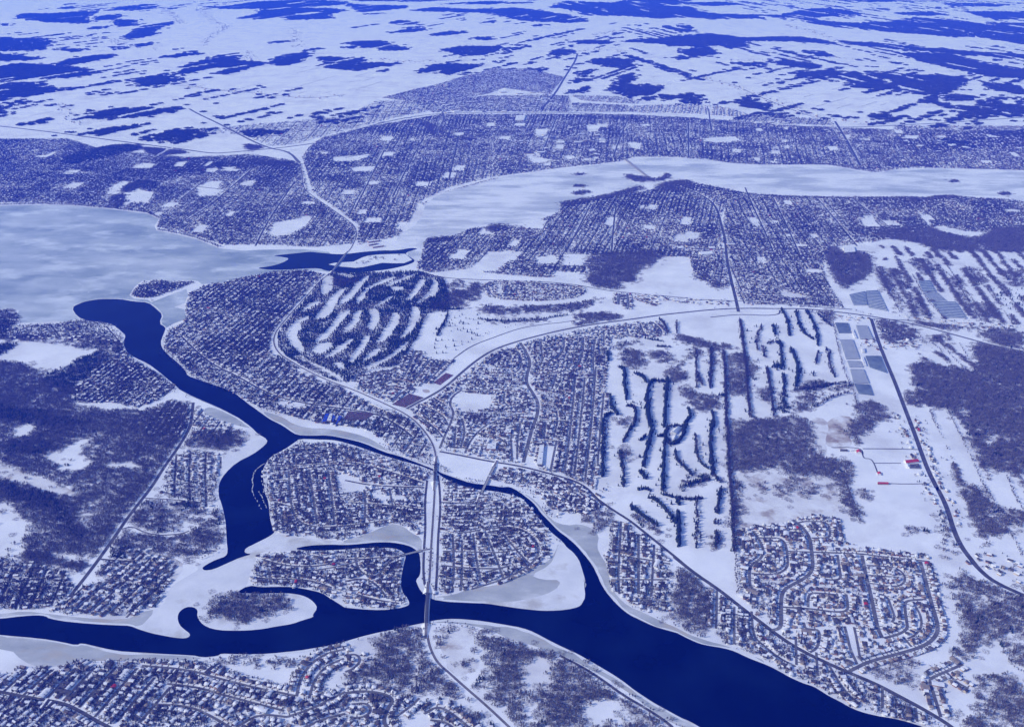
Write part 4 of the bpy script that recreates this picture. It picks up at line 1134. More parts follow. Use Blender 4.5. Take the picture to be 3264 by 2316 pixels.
# infill between the traced streets
inf = dict(roads=False, fill=.8)
zone("4: 1720 1310 1880 1230 2000 1210 2189 1230 5: 0 1230 250 1310 440 1370 530 1400 2: 530 30 510 500 490 420 400 370 310 335 250 350 120 400 0 430 1: 2189 440 2000 430 1850 420 1740 380 1700 250 1670 100 1660 0", "1: 1830 0 1860 280", 44, 17, 1.5, **inf)
zone("2: 600 30 740 100 880 130 1080 165 1200 240 1270 350 1300 450 1300 550 1200 620 1050 690 920 730 760 770 600 770 560 790 570 500 590 200", "2: 600 510 850 510", 44, 17, 1.1, **inf)
zone("1: 1640 530 1900 510 2189 510 2: 0 500 200 490 320 500 380 545 360 600 350 700 370 790 400 850 280 870 110 870 0 850 1: 2100 800 1950 745 1600 715 1590 650", "1: 1660 600 1960 610", 42, 17, 1.6, **inf)
zone("5: 400 1010 560 930 700 830 850 700 960 640 1100 590 1300 540 1600 480 1900 450 2020 500 2000 540 1700 560 1680 650 1660 850 1640 1000 1620 1200 1610 1400 1600 1480 1560 1560 1300 1420 1000 1350 620 1280 590 1230 520 1140 450 1050", "5: 1580 900 1530 1200", 42, 16, .8, **inf)
zone("5: 1100 1380 1300 1430 1560 1570 2: 1560 190 1640 230 1500 290 1300 240 1200 130 5: 1130 1490 1000 1470 900 1440 960 1390", "5: 1580 900 1530 1200", 46, 16, 1.3, **inf)
zone("1: -80 1260 130 1265 480 1200 900 1200 1250 1210 1400 1240 1560 1340 1700 1390 1880 1430 1960 1440 2189 1400 2: 300 1400 330 1480 280 1660 1: 1500 1680 -80 1680", "1: 640 1530 990 1250", 44, 17, 1.5, **inf)
zone("3: 240 770 460 900 640 1060 760 1140 900 1210 1080 1290 1300 1390 1500 1500 1640 1600 1500 1600 1150 1515 960 1420 780 1330 520 1205 340 1120 240 1050", "3: 460 890 470 1050", 44, 17, 1.6, **inf)
zone("2: 1640 560 1720 400 1760 320 1860 390 2060 560 2070 700 2070 900 1900 890 1740 800 1690 700", "2: 1860 400 1860 780", 42, 17, 1.3, **inf)
zone("5: 50 870 120 780 330 740 420 620 500 640 560 690 700 690 600 770 500 850 400 930 300 980 100 900", "5: 370 780 450 620", 42, 17, .9, **inf)
zone("3: 380 370 720 320 850 280 1030 300 1060 460 1590 540 1720 950 1640 1100 1200 1260 1100 1290 900 1200 640 1050 560 980 380 780", "3: 1530 570 1590 800", 30, 14, .30, brick=.34, snow=.46, roads=False, fill=.8, house=(10.5, 10, 5))
zone("5: 900 215 1100 200 1300 205 1440 215 1510 240 1480 280 1360 300 1100 300 930 290", "5: 950 250 1400 250", 44, 17, .5, **inf)
# the south bank town
zone("d: 945 560 950 530 1000 525 1060 510 1110 508 1180 500 1250 460 1260 450 1340 445 1400 435 1480 420 1530 405 1560 410 1640 425 1620 470 1610 540 1640 640 1600 640 1550 610 1540 575 1430 570 1310 570 1310 620 1200 620 1080 610 1050 600 960 610 930 600",
     "8: 1130 1600 1330 1350", 62, 18, 1.9, width=8, snow=.62, fill=.8, turn=.44, wob=9)
zone("d: 1625 425 1700 435 1850 440 2000 440 2100 437 2330 450 2330 505 2170 520 2100 505 2040 520 1960 540 1880 550 1850 560 1840 600 1860 650 1890 690 1660 680 1640 640 1612 540 1620 470",
     "9: 720 1480 560 1250", 62, 18, 1.9, width=8, snow=.62, fill=.8, turn=.44, wob=9)
# north bank towns
zone("d: -60 312 150 310 230 335 420 352 560 345 672 362 684 400 692 438 750 472 797 512 790 545 700 553 600 548 500 548 440 528 350 508 360 485 300 470 150 455 -60 452", "7: 1080 1290 1330 1100", 70, 21, 2.3, width=8, house=(11.5, 9.5, 5), fill=.75, snow=.6, turn=.44, wob=9)
zone("d: 676 352 690 330 720 308 800 288 900 270 985 256 1100 255 1100 395 1000 420 940 450 920 488 890 528 797 548 802 505 758 470 700 432 690 400", "8: 300 1250 470 880", 74, 22, 2.4, width=8, house=(12.5, 10, 5.5), fill=.75, snow=.6, turn=.44, wob=9)
zone("d: 1100 256 1200 255 1400 256 1560 264 1560 358 1520 352 1420 350 1380 362 1250 376 1100 396", "8: 1300 880 1350 740", 80, 24, 2.7, width=8, house=(13, 10.5, 6), fill=.75, snow=.62, turn=.44, wob=9)
zone("d: 1560 265 1800 283 2000 290 2330 296 2330 382 2100 376 1950 383 1850 368 1700 368 1600 363 1558 357", "9: 1000 790 1150 1050", 80, 24, 2.6, width=8, house=(13, 10.5, 6), fill=.75, snow=.62, turn=.44, wob=9)
zone("8: 230 620 600 530 930 435 1180 440 1390 490 1300 600 1000 560 900 600 600 640 450 650", "8: 300 620 640 530", 84, 24, 1.6, width=8, house=(15, 13, 6.5), snow=.85)
zone("8: 1430 605 1700 610 1860 640 1860 660 1500 640", "8: 1500 640 1540 600", 90, 26, .6, width=8, house=(16, 14, 7), brick=.5)
zone("8: 1800 670 2189 660 9: 300 680 430 720 420 745 8: 2189 720 1850 715", "9: 100 730 110 670", 90, 26, .5, width=8, house=(16, 14, 7), brick=.5)
zone("7: 1150 830 2189 740 8: 200 640 560 640 560 700 300 750 0 830 7: 1850 920 1700 930 1560 860", "7: 1800 880 1900 780", 130, 40, 1.8, width=10, house=(22, 16, 6), fill=.6)
zone("8: 420 655 900 608 1300 602 1420 610 1440 712 700 708 560 715", "8: 900 700 960 610", 84, 26, 1.6, width=9, house=(17, 13, 6), fill=.8, wob=9, turn=.5)
zone("8: 1440 650 1800 668 1850 712 1440 712", "8: 1500 700 1540 650", 84, 26, 1.2, width=9, house=(15, 12, 6), fill=.7)
zone("9: 420 725 700 740 980 760 980 798 600 785 300 765", "9: 500 770 540 730", 90, 28, 1.4, width=9, house=(16, 12, 6), fill=.6)
zone("7: 640 1130 1000 1000 1500 1000 1560 1060 1300 1100 900 1180", "7: 1080 1120 1200 1020", 80, 26, 2.2, width=8, fill=.6)
zone("9: 1350 800 1900 800 2300 800 2300 900 1950 960 1600 950 1400 900", "9: 1400 830 1500 950", 90, 26, 2.2, width=8, house=(15, 12, 6), fill=.7)

# small strings of farms and houses along country roads
def farms(s, gap, dist=30, p=.8, trees=2.5, scale=1.0, spread=25):
    ln = densify(chaikin(P(s), 1), gap)
    n = len(ln)
    for sd in (1, -1):
        d = np.gradient(ln, axis=0)
        d /= np.maximum(np.hypot(d[:, 0], d[:, 1])[:, None], 1e-9)
        q = ln + np.stack([-d[:, 1], d[:, 0]], 1) * sd * dist + rng.normal(0, 7 if gap < 50 else 45, (n, 2))
        ok = (rng.random(n) < p) & ~blocked(q, 4)
        q = q[ok]
        if len(q) == 0:
            continue
        w, r = pick(len(q), .3, .72)
        ALLH.append(dict(pos=q, ang=np.arctan2(d[ok, 1], d[ok, 0]), size=sizes(len(q), 14 * scale, 10 * scale, 5.5 * scale), w=w, r=r))
        nt = rng.poisson(trees, len(q))
        tp = np.repeat(q, nt, 0) + rng.normal(0, spread, (nt.sum(), 2))
        TREES.extend(zip(tp[:, 0], tp[:, 1], (rng.random(len(tp)) < .3).astype(int)))
farms("6: 1440 1050 1500 1200 1570 1390 1640 1530 3: 1680 200 1730 340", 24, 32)
farms("3: 1860 560 1960 640 2100 720 2189 760", 20, 28, trees=3)
farms("3: 1950 560 2100 600 2189 640", 24, 28, trees=3)
farms("6: 1010 420 1100 430 1200 440", 22, 26)
farms("6: 1280 480 1500 580", 30, 26, p=.5)
farms("6: 1240 590 1500 600", 20, 20)
farms("6: 1180 550 1280 620", 20, 26)
farms("6: 1450 430 1650 450 1850 470 2000 480 2189 490", 26, 26, trees=3)
farms("5: 1600 1490 2: 1600 160 1480 200 1300 270", 18, 22, trees=2.5)
farms("5: 1240 1460 1400 1500 1560 1560", 16, 22, trees=2.5)
farms("5: 1000 1400 1200 1440 1450 1500 1600 1590", 16, 26, trees=2.5)
farms("2: 1280 130 1400 190 1530 260", 16, 22, trees=2.5)
farms("5: 1860 290 2189 320 6: 300 330", 18, 24, trees=1.5)
farms("4: 0 540 300 545 600 560 760 590", 30, 20, trees=3)
for s in ["7: 2189 600 2000 625 1800 612 1640 592 1400 572 1200 548", "9: 180 510 330 530 480 600 700 690 850 745 980 750 1200 790", "7: 390 235 700 240 760 285 980 315", "7: 1300 300 1310 240 1450 170 1330 130 1280 50",
          "7: 1850 180 1900 300", "7: 1560 330 1590 380", "8: 190 375 400 395 600 385", "8: 1580 225 1660 210 1720 190", "9: 0 465 180 500", "9: 330 385 560 390 900 360 1150 385", "7: 370 660 430 740 490 790",
          "9: 680 160 850 200 1080 290", "9: 1700 130 1900 150 2100 170", "8: 1480 330 1600 310 1760 330", "7: 1020 90 1060 60 1160 150"]:
    farms(s, 60, 30, .5, 3.5, 1.4, 80)

# ---- write the houses: the nearest traced ones one by one, the rest as one mass
dist = np.array([h[0][0] ** 2 + h[0][1] ** 2 for h in named_houses])
im = image_xy(np.array([h[0] for h in named_houses]))
vis = (im[:, 0] > 8) & (im[:, 0] < 3256) & (im[:, 1] < 2308)
order = [k for k in np.argsort(dist) if vis[k]]
single, rest = order[:300], [k for k in range(len(named_houses)) if k not in set(order[:300])]
wall_mesh, roof_mesh, chimney_mesh = {}, {}, None
for wi, wn_ in enumerate(WALLS):
    wall_mesh[wi] = mesh_np('house_wall', HOUSE_V[:10] * (1, 1, 1), [HOUSE_Q[:4], HOUSE_T], [wn_])
for ri, rn in enumerate(ROOFS):
    # roof as a thin shell with soffit
    rv = np.vstack([HOUSE_V[10:16], HOUSE_V[10:16] - (0, 0, .06)])
    rq = np.array([(0, 1, 5, 4), (2, 3, 4, 5), (7, 6, 10, 11), (9, 8, 11, 10), (6, 7, 1, 0), (8, 9, 3, 2), (0, 4, 10, 6), (4, 3, 9, 10), (1, 7, 11, 5), (5, 11, 8, 2)])
    roof_mesh[ri] = mesh_np('house_roof', rv, [rq], [rn])
g = Geo()
g.prism([(.15, .02), (.24, .02), (.24, .14), (.15, .14)], 1.3, 1.95, 'wall_brick')
chimney_mesh = g.build('chimney')
g = Geo()
g.prism([(-.5, -.82), (-.02, -.82), (-.02, -.502), (-.5, -.502)], 0, .55, 'wall_tan', top='roof_snow')
garage_mesh = g.build('garage')
for k in single:
    p, an, sz, wi, ri, lb = named_houses[k]
    root = empty('house', (p[0], p[1], 0), lb, 'house', 'suburban houses along the near streets', rz=an)
    for nm, me in (('wall', wall_mesh[wi]), ('roof', roof_mesh[ri]), ('garage', garage_mesh)):
        o = add(nm, me, parent=root)
        o.scale = sz
        if nm == 'roof':
            c = add('chimney', chimney_mesh, parent=o)
if rest:
    ALLH.append(dict(pos=np.array([named_houses[k][0] for k in rest]), ang=np.array([named_houses[k][1] for k in rest]), size=np.array([named_houses[k][2] for k in rest]),
                     w=np.array([named_houses[k][3] for k in rest]), r=np.array([named_houses[k][4] for k in rest])))
cat_ = lambda k: np.concatenate([h[k] for h in ALLH])
houses_mesh('suburban_houses', cat_('pos'), cat_('ang'), cat_('size'), cat_('w'), cat_('r'), 'thousands of small suburban houses spread over the plain')
print('houses', len(cat_('pos')), 'named', len(named_houses), 'yard trees', len(TREES))
V, F, n0 = [], [], 0
for i, (v, f) in enumerate(GRID_ROADS):
    v = v.copy()
    v[:, 2] = .16 + (i % 40) * .003
    V.append(v)
    F.append(f + n0)
    n0 += len(v)
add('street_grid', mesh_np('street_grid', np.vstack(V), [np.vstack(F)], ['side_street']), 'grid of grey residential streets', kind='structure')
add('driveways', mesh_np('driveways', np.array(drv_v), [np.array(drv_f)], ['side_street']), 'short driveways between houses and streets', kind='stuff')
# ------------------------------------------------------------------ trees
def bare_tree_geo(r, h, w, n, thick=.32, trunk=True):
    """trunk, forking limbs and many thin twigs"""
    V, F = [], []
    def spike(a, b, t):
        a, b = np.array(a), np.array(b)
        d = b - a
        s = np.cross(d, r.normal(size=3))
        s = s / (np.linalg.norm(s) + 1e-9) * t / 2
        i = len(V)
        V.extend([a - s, a + s, b])
        F.append((i, i + 1, i + 2))
    cz, rz = h * .64, h * .36
    for k in range(3):
        an = k * 2.1
        spike((math.cos(an) * .12, math.sin(an) * .12, 0), (0, 0, h * .8), h * .05)
    limbs = []
    for k in range(6):
        an = k * 1.05 + r.uniform(-.3, .3)
        z0 = h * r.uniform(.22, .45)
        e = np.array([math.cos(an) * w * .6, math.sin(an) * w * .6, h * r.uniform(.55, .85)])
        spike((0, 0, z0), e, h * .03)
        limbs.append(((0, 0, z0), e))
    for k in range(n):
        d = r.normal(size=3)
        d /= np.linalg.norm(d)
        rad = r.uniform(.55, 1.0)
        tip = np.array([d[0] * w * rad, d[1] * w * rad, cz + d[2] * rz * rad])
        a, e = limbs[r.integers(6)]
        base = np.array(a) * .4 + e * .6
        base = base * .5 + tip * .5 * r.uniform(.2, .8) + np.array([0, 0, cz]) * .0
        base[2] = max(h * .25, min(base[2] + h * .12, tip[2] + h * .1))
        spike(base, tip, thick * r.uniform(.7, 1.5))
    return np.array(V), np.array(F)

def conifer_geo(r, h, w, tiers=6, seg=8):
    V, F = [], []
    for t in range(tiers):
        z0 = h * (.08 + .80 * t / tiers)
        z1 = min(h, z0 + h * .34)
        rad = w * (1 - t / tiers) ** .8 + .12
        i = len(V)
        V.append((0, 0, z1))
        for s in range(seg * 2):
            an = (s + r.uniform(-.25, .25)) * math.pi / seg + t * .5
            rr = rad * (1.0 if s % 2 == 0 else .62) * r.uniform(.8, 1.15)
            V.append((rr * math.cos(an), rr * math.sin(an), z0 + (0 if s % 2 == 0 else h * .035)))
        for s in range(seg * 2):
            F.append((i, i + 1 + s, i + 1 + (s + 1) % (seg * 2)))
    V2 = [(math.cos(a) * .18, math.sin(a) * .18, z) for z in (0, h * .25) for a in (0, 2.1, 4.2)]
    T = [(0, 1, 4), (0, 4, 3), (1, 2, 5), (1, 5, 4), (2, 0, 3), (2, 3, 5)]
    return np.array(V), np.array(F), np.array(V2), np.array(T)

def proto(name, V, F, m):
    me = mesh_np(name, V, [F], [m])
    return bpy.data.objects.new(name, me)          # never linked: only instanced

def merged(parts):
    V, F, n = [], [], 0
    for v, f in parts:
        V.append(v)
        F.append(f + n)
        n += len(v)
    return np.vstack(V), np.vstack(F)

pr = np.random.default_rng(21)
def single_bare(h, w, n, th):
    return bare_tree_geo(pr, h, w, n, th)
BARE = [proto(f'bare_tree_form', *single_bare(11 + i, 4.2, 90, .36), 'twig') for i in range(3)]
def conifer_all(h, w):
    a, b, c, d = conifer_geo(pr, h, w)
    return merged([(a, b), (c, d)])
CONI = [proto('conifer_form', *conifer_all(11 + 1.5 * i, 2.6 + .3 * i), 'needle') for i in range(3)]
def clump(side, n, h, w, tw, th):
    parts = []
    for _ in range(n):
        hh = h * pr.uniform(.7, 1.2)
        v, f = bare_tree_geo(pr, hh, w * pr.uniform(.8, 1.2), tw, th)
        v = v + np.array([pr.uniform(-side / 2, side / 2), pr.uniform(-side / 2, side / 2), 0])
        parts.append((v, f))
    return merged(parts)
CLUMP = [proto('woodland_form', *clump(15, 8, 12.5, 3.7, 40, .5), 'twig_grey') for _ in range(3)]
def brush(side, n):
    parts = []
    for _ in range(n):
        x, y, h = pr.uniform(-side / 2, side / 2), pr.uniform(-side / 2, side / 2), pr.uniform(1.2, 4.5)
        k = 7
        a = pr.uniform(0, 6.28, k)
        b = np.stack([np.cos(a) * h * .5, np.sin(a) * h * .5, np.full(k, h) * pr.uniform(.6, 1, k)], 1)
        s = np.stack([-np.sin(a), np.cos(a), np.zeros(k)], 1) * .13
        o = np.array([x, y, 0.0])
        V = np.concatenate([o - s, o + s, o + b])
        parts.append((V, np.stack([np.arange(k), np.arange(k) + k, np.arange(k) + 2 * k], 1)))
    return merged(parts)
BRUSH = [proto('brush_form', *brush(20, 70), 'twig_grey') for _ in range(3)]
YARD = [proto('yard_tree_form', *clump(11, 3, 11, 3.6, 44, .42), 'twig') for _ in range(3)]

def con_clump(side, n):
    parts = []
    for _ in range(n):
        v, f = conifer_all(pr.uniform(8, 15), pr.uniform(2.2, 3.4))
        parts.append((v + np.array([pr.uniform(-side / 2, side / 2), pr.uniform(-side / 2, side / 2), 0]), f))
    return merged(parts)
CONCL = [proto('conifer_stand_form', *con_clump(15, 5), 'needle') for _ in range(2)]

def far_clump():
    v, f = clump(60, 36, 15, 5.2, 20, 1.5)
    w, g = con_clump(60, 48)
    me = mesh_np('far_woodland_form', np.vstack([v, w]), [np.vstack([f, g + len(v)])], ['twig', 'needle'], np.concatenate([np.zeros(len(f)), np.ones(len(g))]))
    return bpy.data.objects.new('far_woodland_form', me)
FARCL = [far_clump() for _ in range(3)]

def scatter(name, pts, protos, label, smin=.75, smax=1.25, seed=3):
    """points instanced with trees; one mass per form"""
    pts = np.asarray(pts, float)
    if len(pts) == 0:
        return
    r = np.random.default_rng(seed)
    which = r.integers(0, len(protos), len(pts))
    for k, pb in enumerate(protos):
        q = pts[which == k]
        if len(q) == 0:
            continue
        me = bpy.data.meshes.new(name)
        me.vertices.add(len(q))
        me.vertices.foreach_set('co', np.concatenate([q, np.zeros((len(q), 1))], 1).astype(np.float32).reshape(-1))
        at = me.attributes.new('turn', 'FLOAT', 'POINT')
        at.data.foreach_set('value', r.uniform(0, 6.283, len(q)).astype(np.float32))
        at = me.attributes.new('size', 'FLOAT', 'POINT')
        at.data.foreach_set('value', r.uniform(smin, smax, len(q)).astype(np.float32))
        o = add(name, me, label, kind='stuff')
        ng = bpy.data.node_groups.new('grow_' + name, 'GeometryNodeTree')
        ng.interface.new_socket('Geometry', in_out='INPUT', socket_type='NodeSocketGeometry')
        ng.interface.new_socket('Geometry', in_out='OUTPUT', socket_type='NodeSocketGeometry')
        N = ng.nodes
        gi, go, ip, oi = N.new('NodeGroupInput'), N.new('NodeGroupOutput'), N.new('GeometryNodeInstanceOnPoints'), N.new('GeometryNodeObjectInfo')
        oi.inputs['Object'].default_value = pb
        oi.inputs['As Instance'].default_value = True
        a1, a2 = N.new('GeometryNodeInputNamedAttribute'), N.new('GeometryNodeInputNamedAttribute')
        a1.data_type = a2.data_type = 'FLOAT'
        a1.inputs['Name'].default_value, a2.inputs['Name'].default_value = 'turn', 'size'
        cx = N.new('ShaderNodeCombineXYZ')
        L = ng.links
        L.new(a1.outputs[0], cx.inputs[2])
        L.new(gi.outputs[0], ip.inputs['Points'])
        L.new(oi.outputs['Geometry'], ip.inputs['Instance'])
        L.new(cx.outputs[0], ip.inputs['Rotation'])
        L.new(a2.outputs[0], ip.inputs['Scale'])
        L.new(ip.outputs[0], go.inputs[0])
        md = o.modifiers.new('trees', 'NODES')
        md.node_group = ng

def fill_poly(poly, step, jitter=.45, dens=None, seed=1, soft=0.0, along=None):
    mn, mx = poly.min(0) - 2 * soft, poly.max(0) + 2 * soft
    xs, ys = np.arange(mn[0], mx[0] + step, step), np.arange(mn[1], mx[1] + step, step)
    g = np.stack(np.meshgrid(xs, ys), -1).reshape(-1, 2)
    g = g + rng.uniform(-jitter, jitter, g.shape) * step
    q = g + rng.normal(0, 1, g.shape) * soft if soft else g
    if along is not None:
        q = q + along * rng.normal(0, 1, (len(g), 1)) * soft * 2
    g = g[inside(q, poly)]
    if dens is not None:
        n = .34 * vnoise(g, 120, seed) + .18 * vnoise(g, 40, seed + 1) + .48 * rng.random(len(g))
        g = g[n < np.quantile(n, dens)] if len(g) else g
    return g

# yard trees
T = np.array(TREES)
bad = np.zeros(len(T), bool)
for b in BLOCK + FOOT:
    bad |= inside(T[:, :2], b)
for b in CLEAR:
    bad |= inside(T[:, :2], b) & (rng.random(len(T)) < .96)
for ln, hw in ROADS:
    bad |= near_line(T[:, :2], ln, hw + 2)
T = T[~bad]
HP = np.vstack([cat_('pos')] + [np.array([named_houses[k][0] for k in single])])
hkey = lambda p: np.floor(p[:, 0] / 8).astype(np.int64) * 1000003 + np.floor(p[:, 1] / 8).astype(np.int64)
T = T[~np.isin(hkey(T[:, :2]), np.unique(hkey(HP))) | (rng.random(len(T)) < .2)]
scatter('yard_trees', T[T[:, 2] == 0][:, :2], YARD, 'bare trees in the yards of the suburbs', .5, 1.05)
scatter('yard_conifers', T[T[:, 2] == 1][:, :2], CONI, 'dark conifers in the yards of the suburbs', .45, .95)

# woods
GAPS = [rough(chaikin(P(s), 1, True), 20, 6, i) for i, s in enumerate([
 "4: -60 1300 30 1330 150 1390 300 1450 480 1520 470 1580 300 1540 100 1480 -60 1430", "4: 60 1140 110 1095 240 1100 220 1150 150 1180 80 1190", "4: 290 1290 400 1250 560 1180 600 1200 500 1260 560 1330 620 1330 540 1380 420 1410 350 1360 300 1330",
 "1: -60 190 60 230 120 300 190 390 140 440 180 540 0 560 -60 560", "1: 470 250 560 290 620 380 560 360 490 300", "2: 1150 1200 1240 1165 1380 1250 1345 1335 1250 1385 1180 1400 1100 1300", "2: 1520 1500 1700 1440 1800 1500 1850 1640 1500 1640",
 "6: 1790 990 1840 1000 1840 1050 1780 1040", "6: 1930 1190 2010 1180 2020 1230 1950 1240", "4: 640 990 720 955 760 985 680 1015", "2: 640 1040 700 985 790 980 820 1040 790 1120 760 1210 650 1230 600 1200", "1: 150 500 620 540 640 560 500 590 200 520",
 "2: 1130 1400 1180 1450 1230 1560 1190 1600 1120 1500", "4: 620 1350 780 1330 930 1370 800 1390"])]
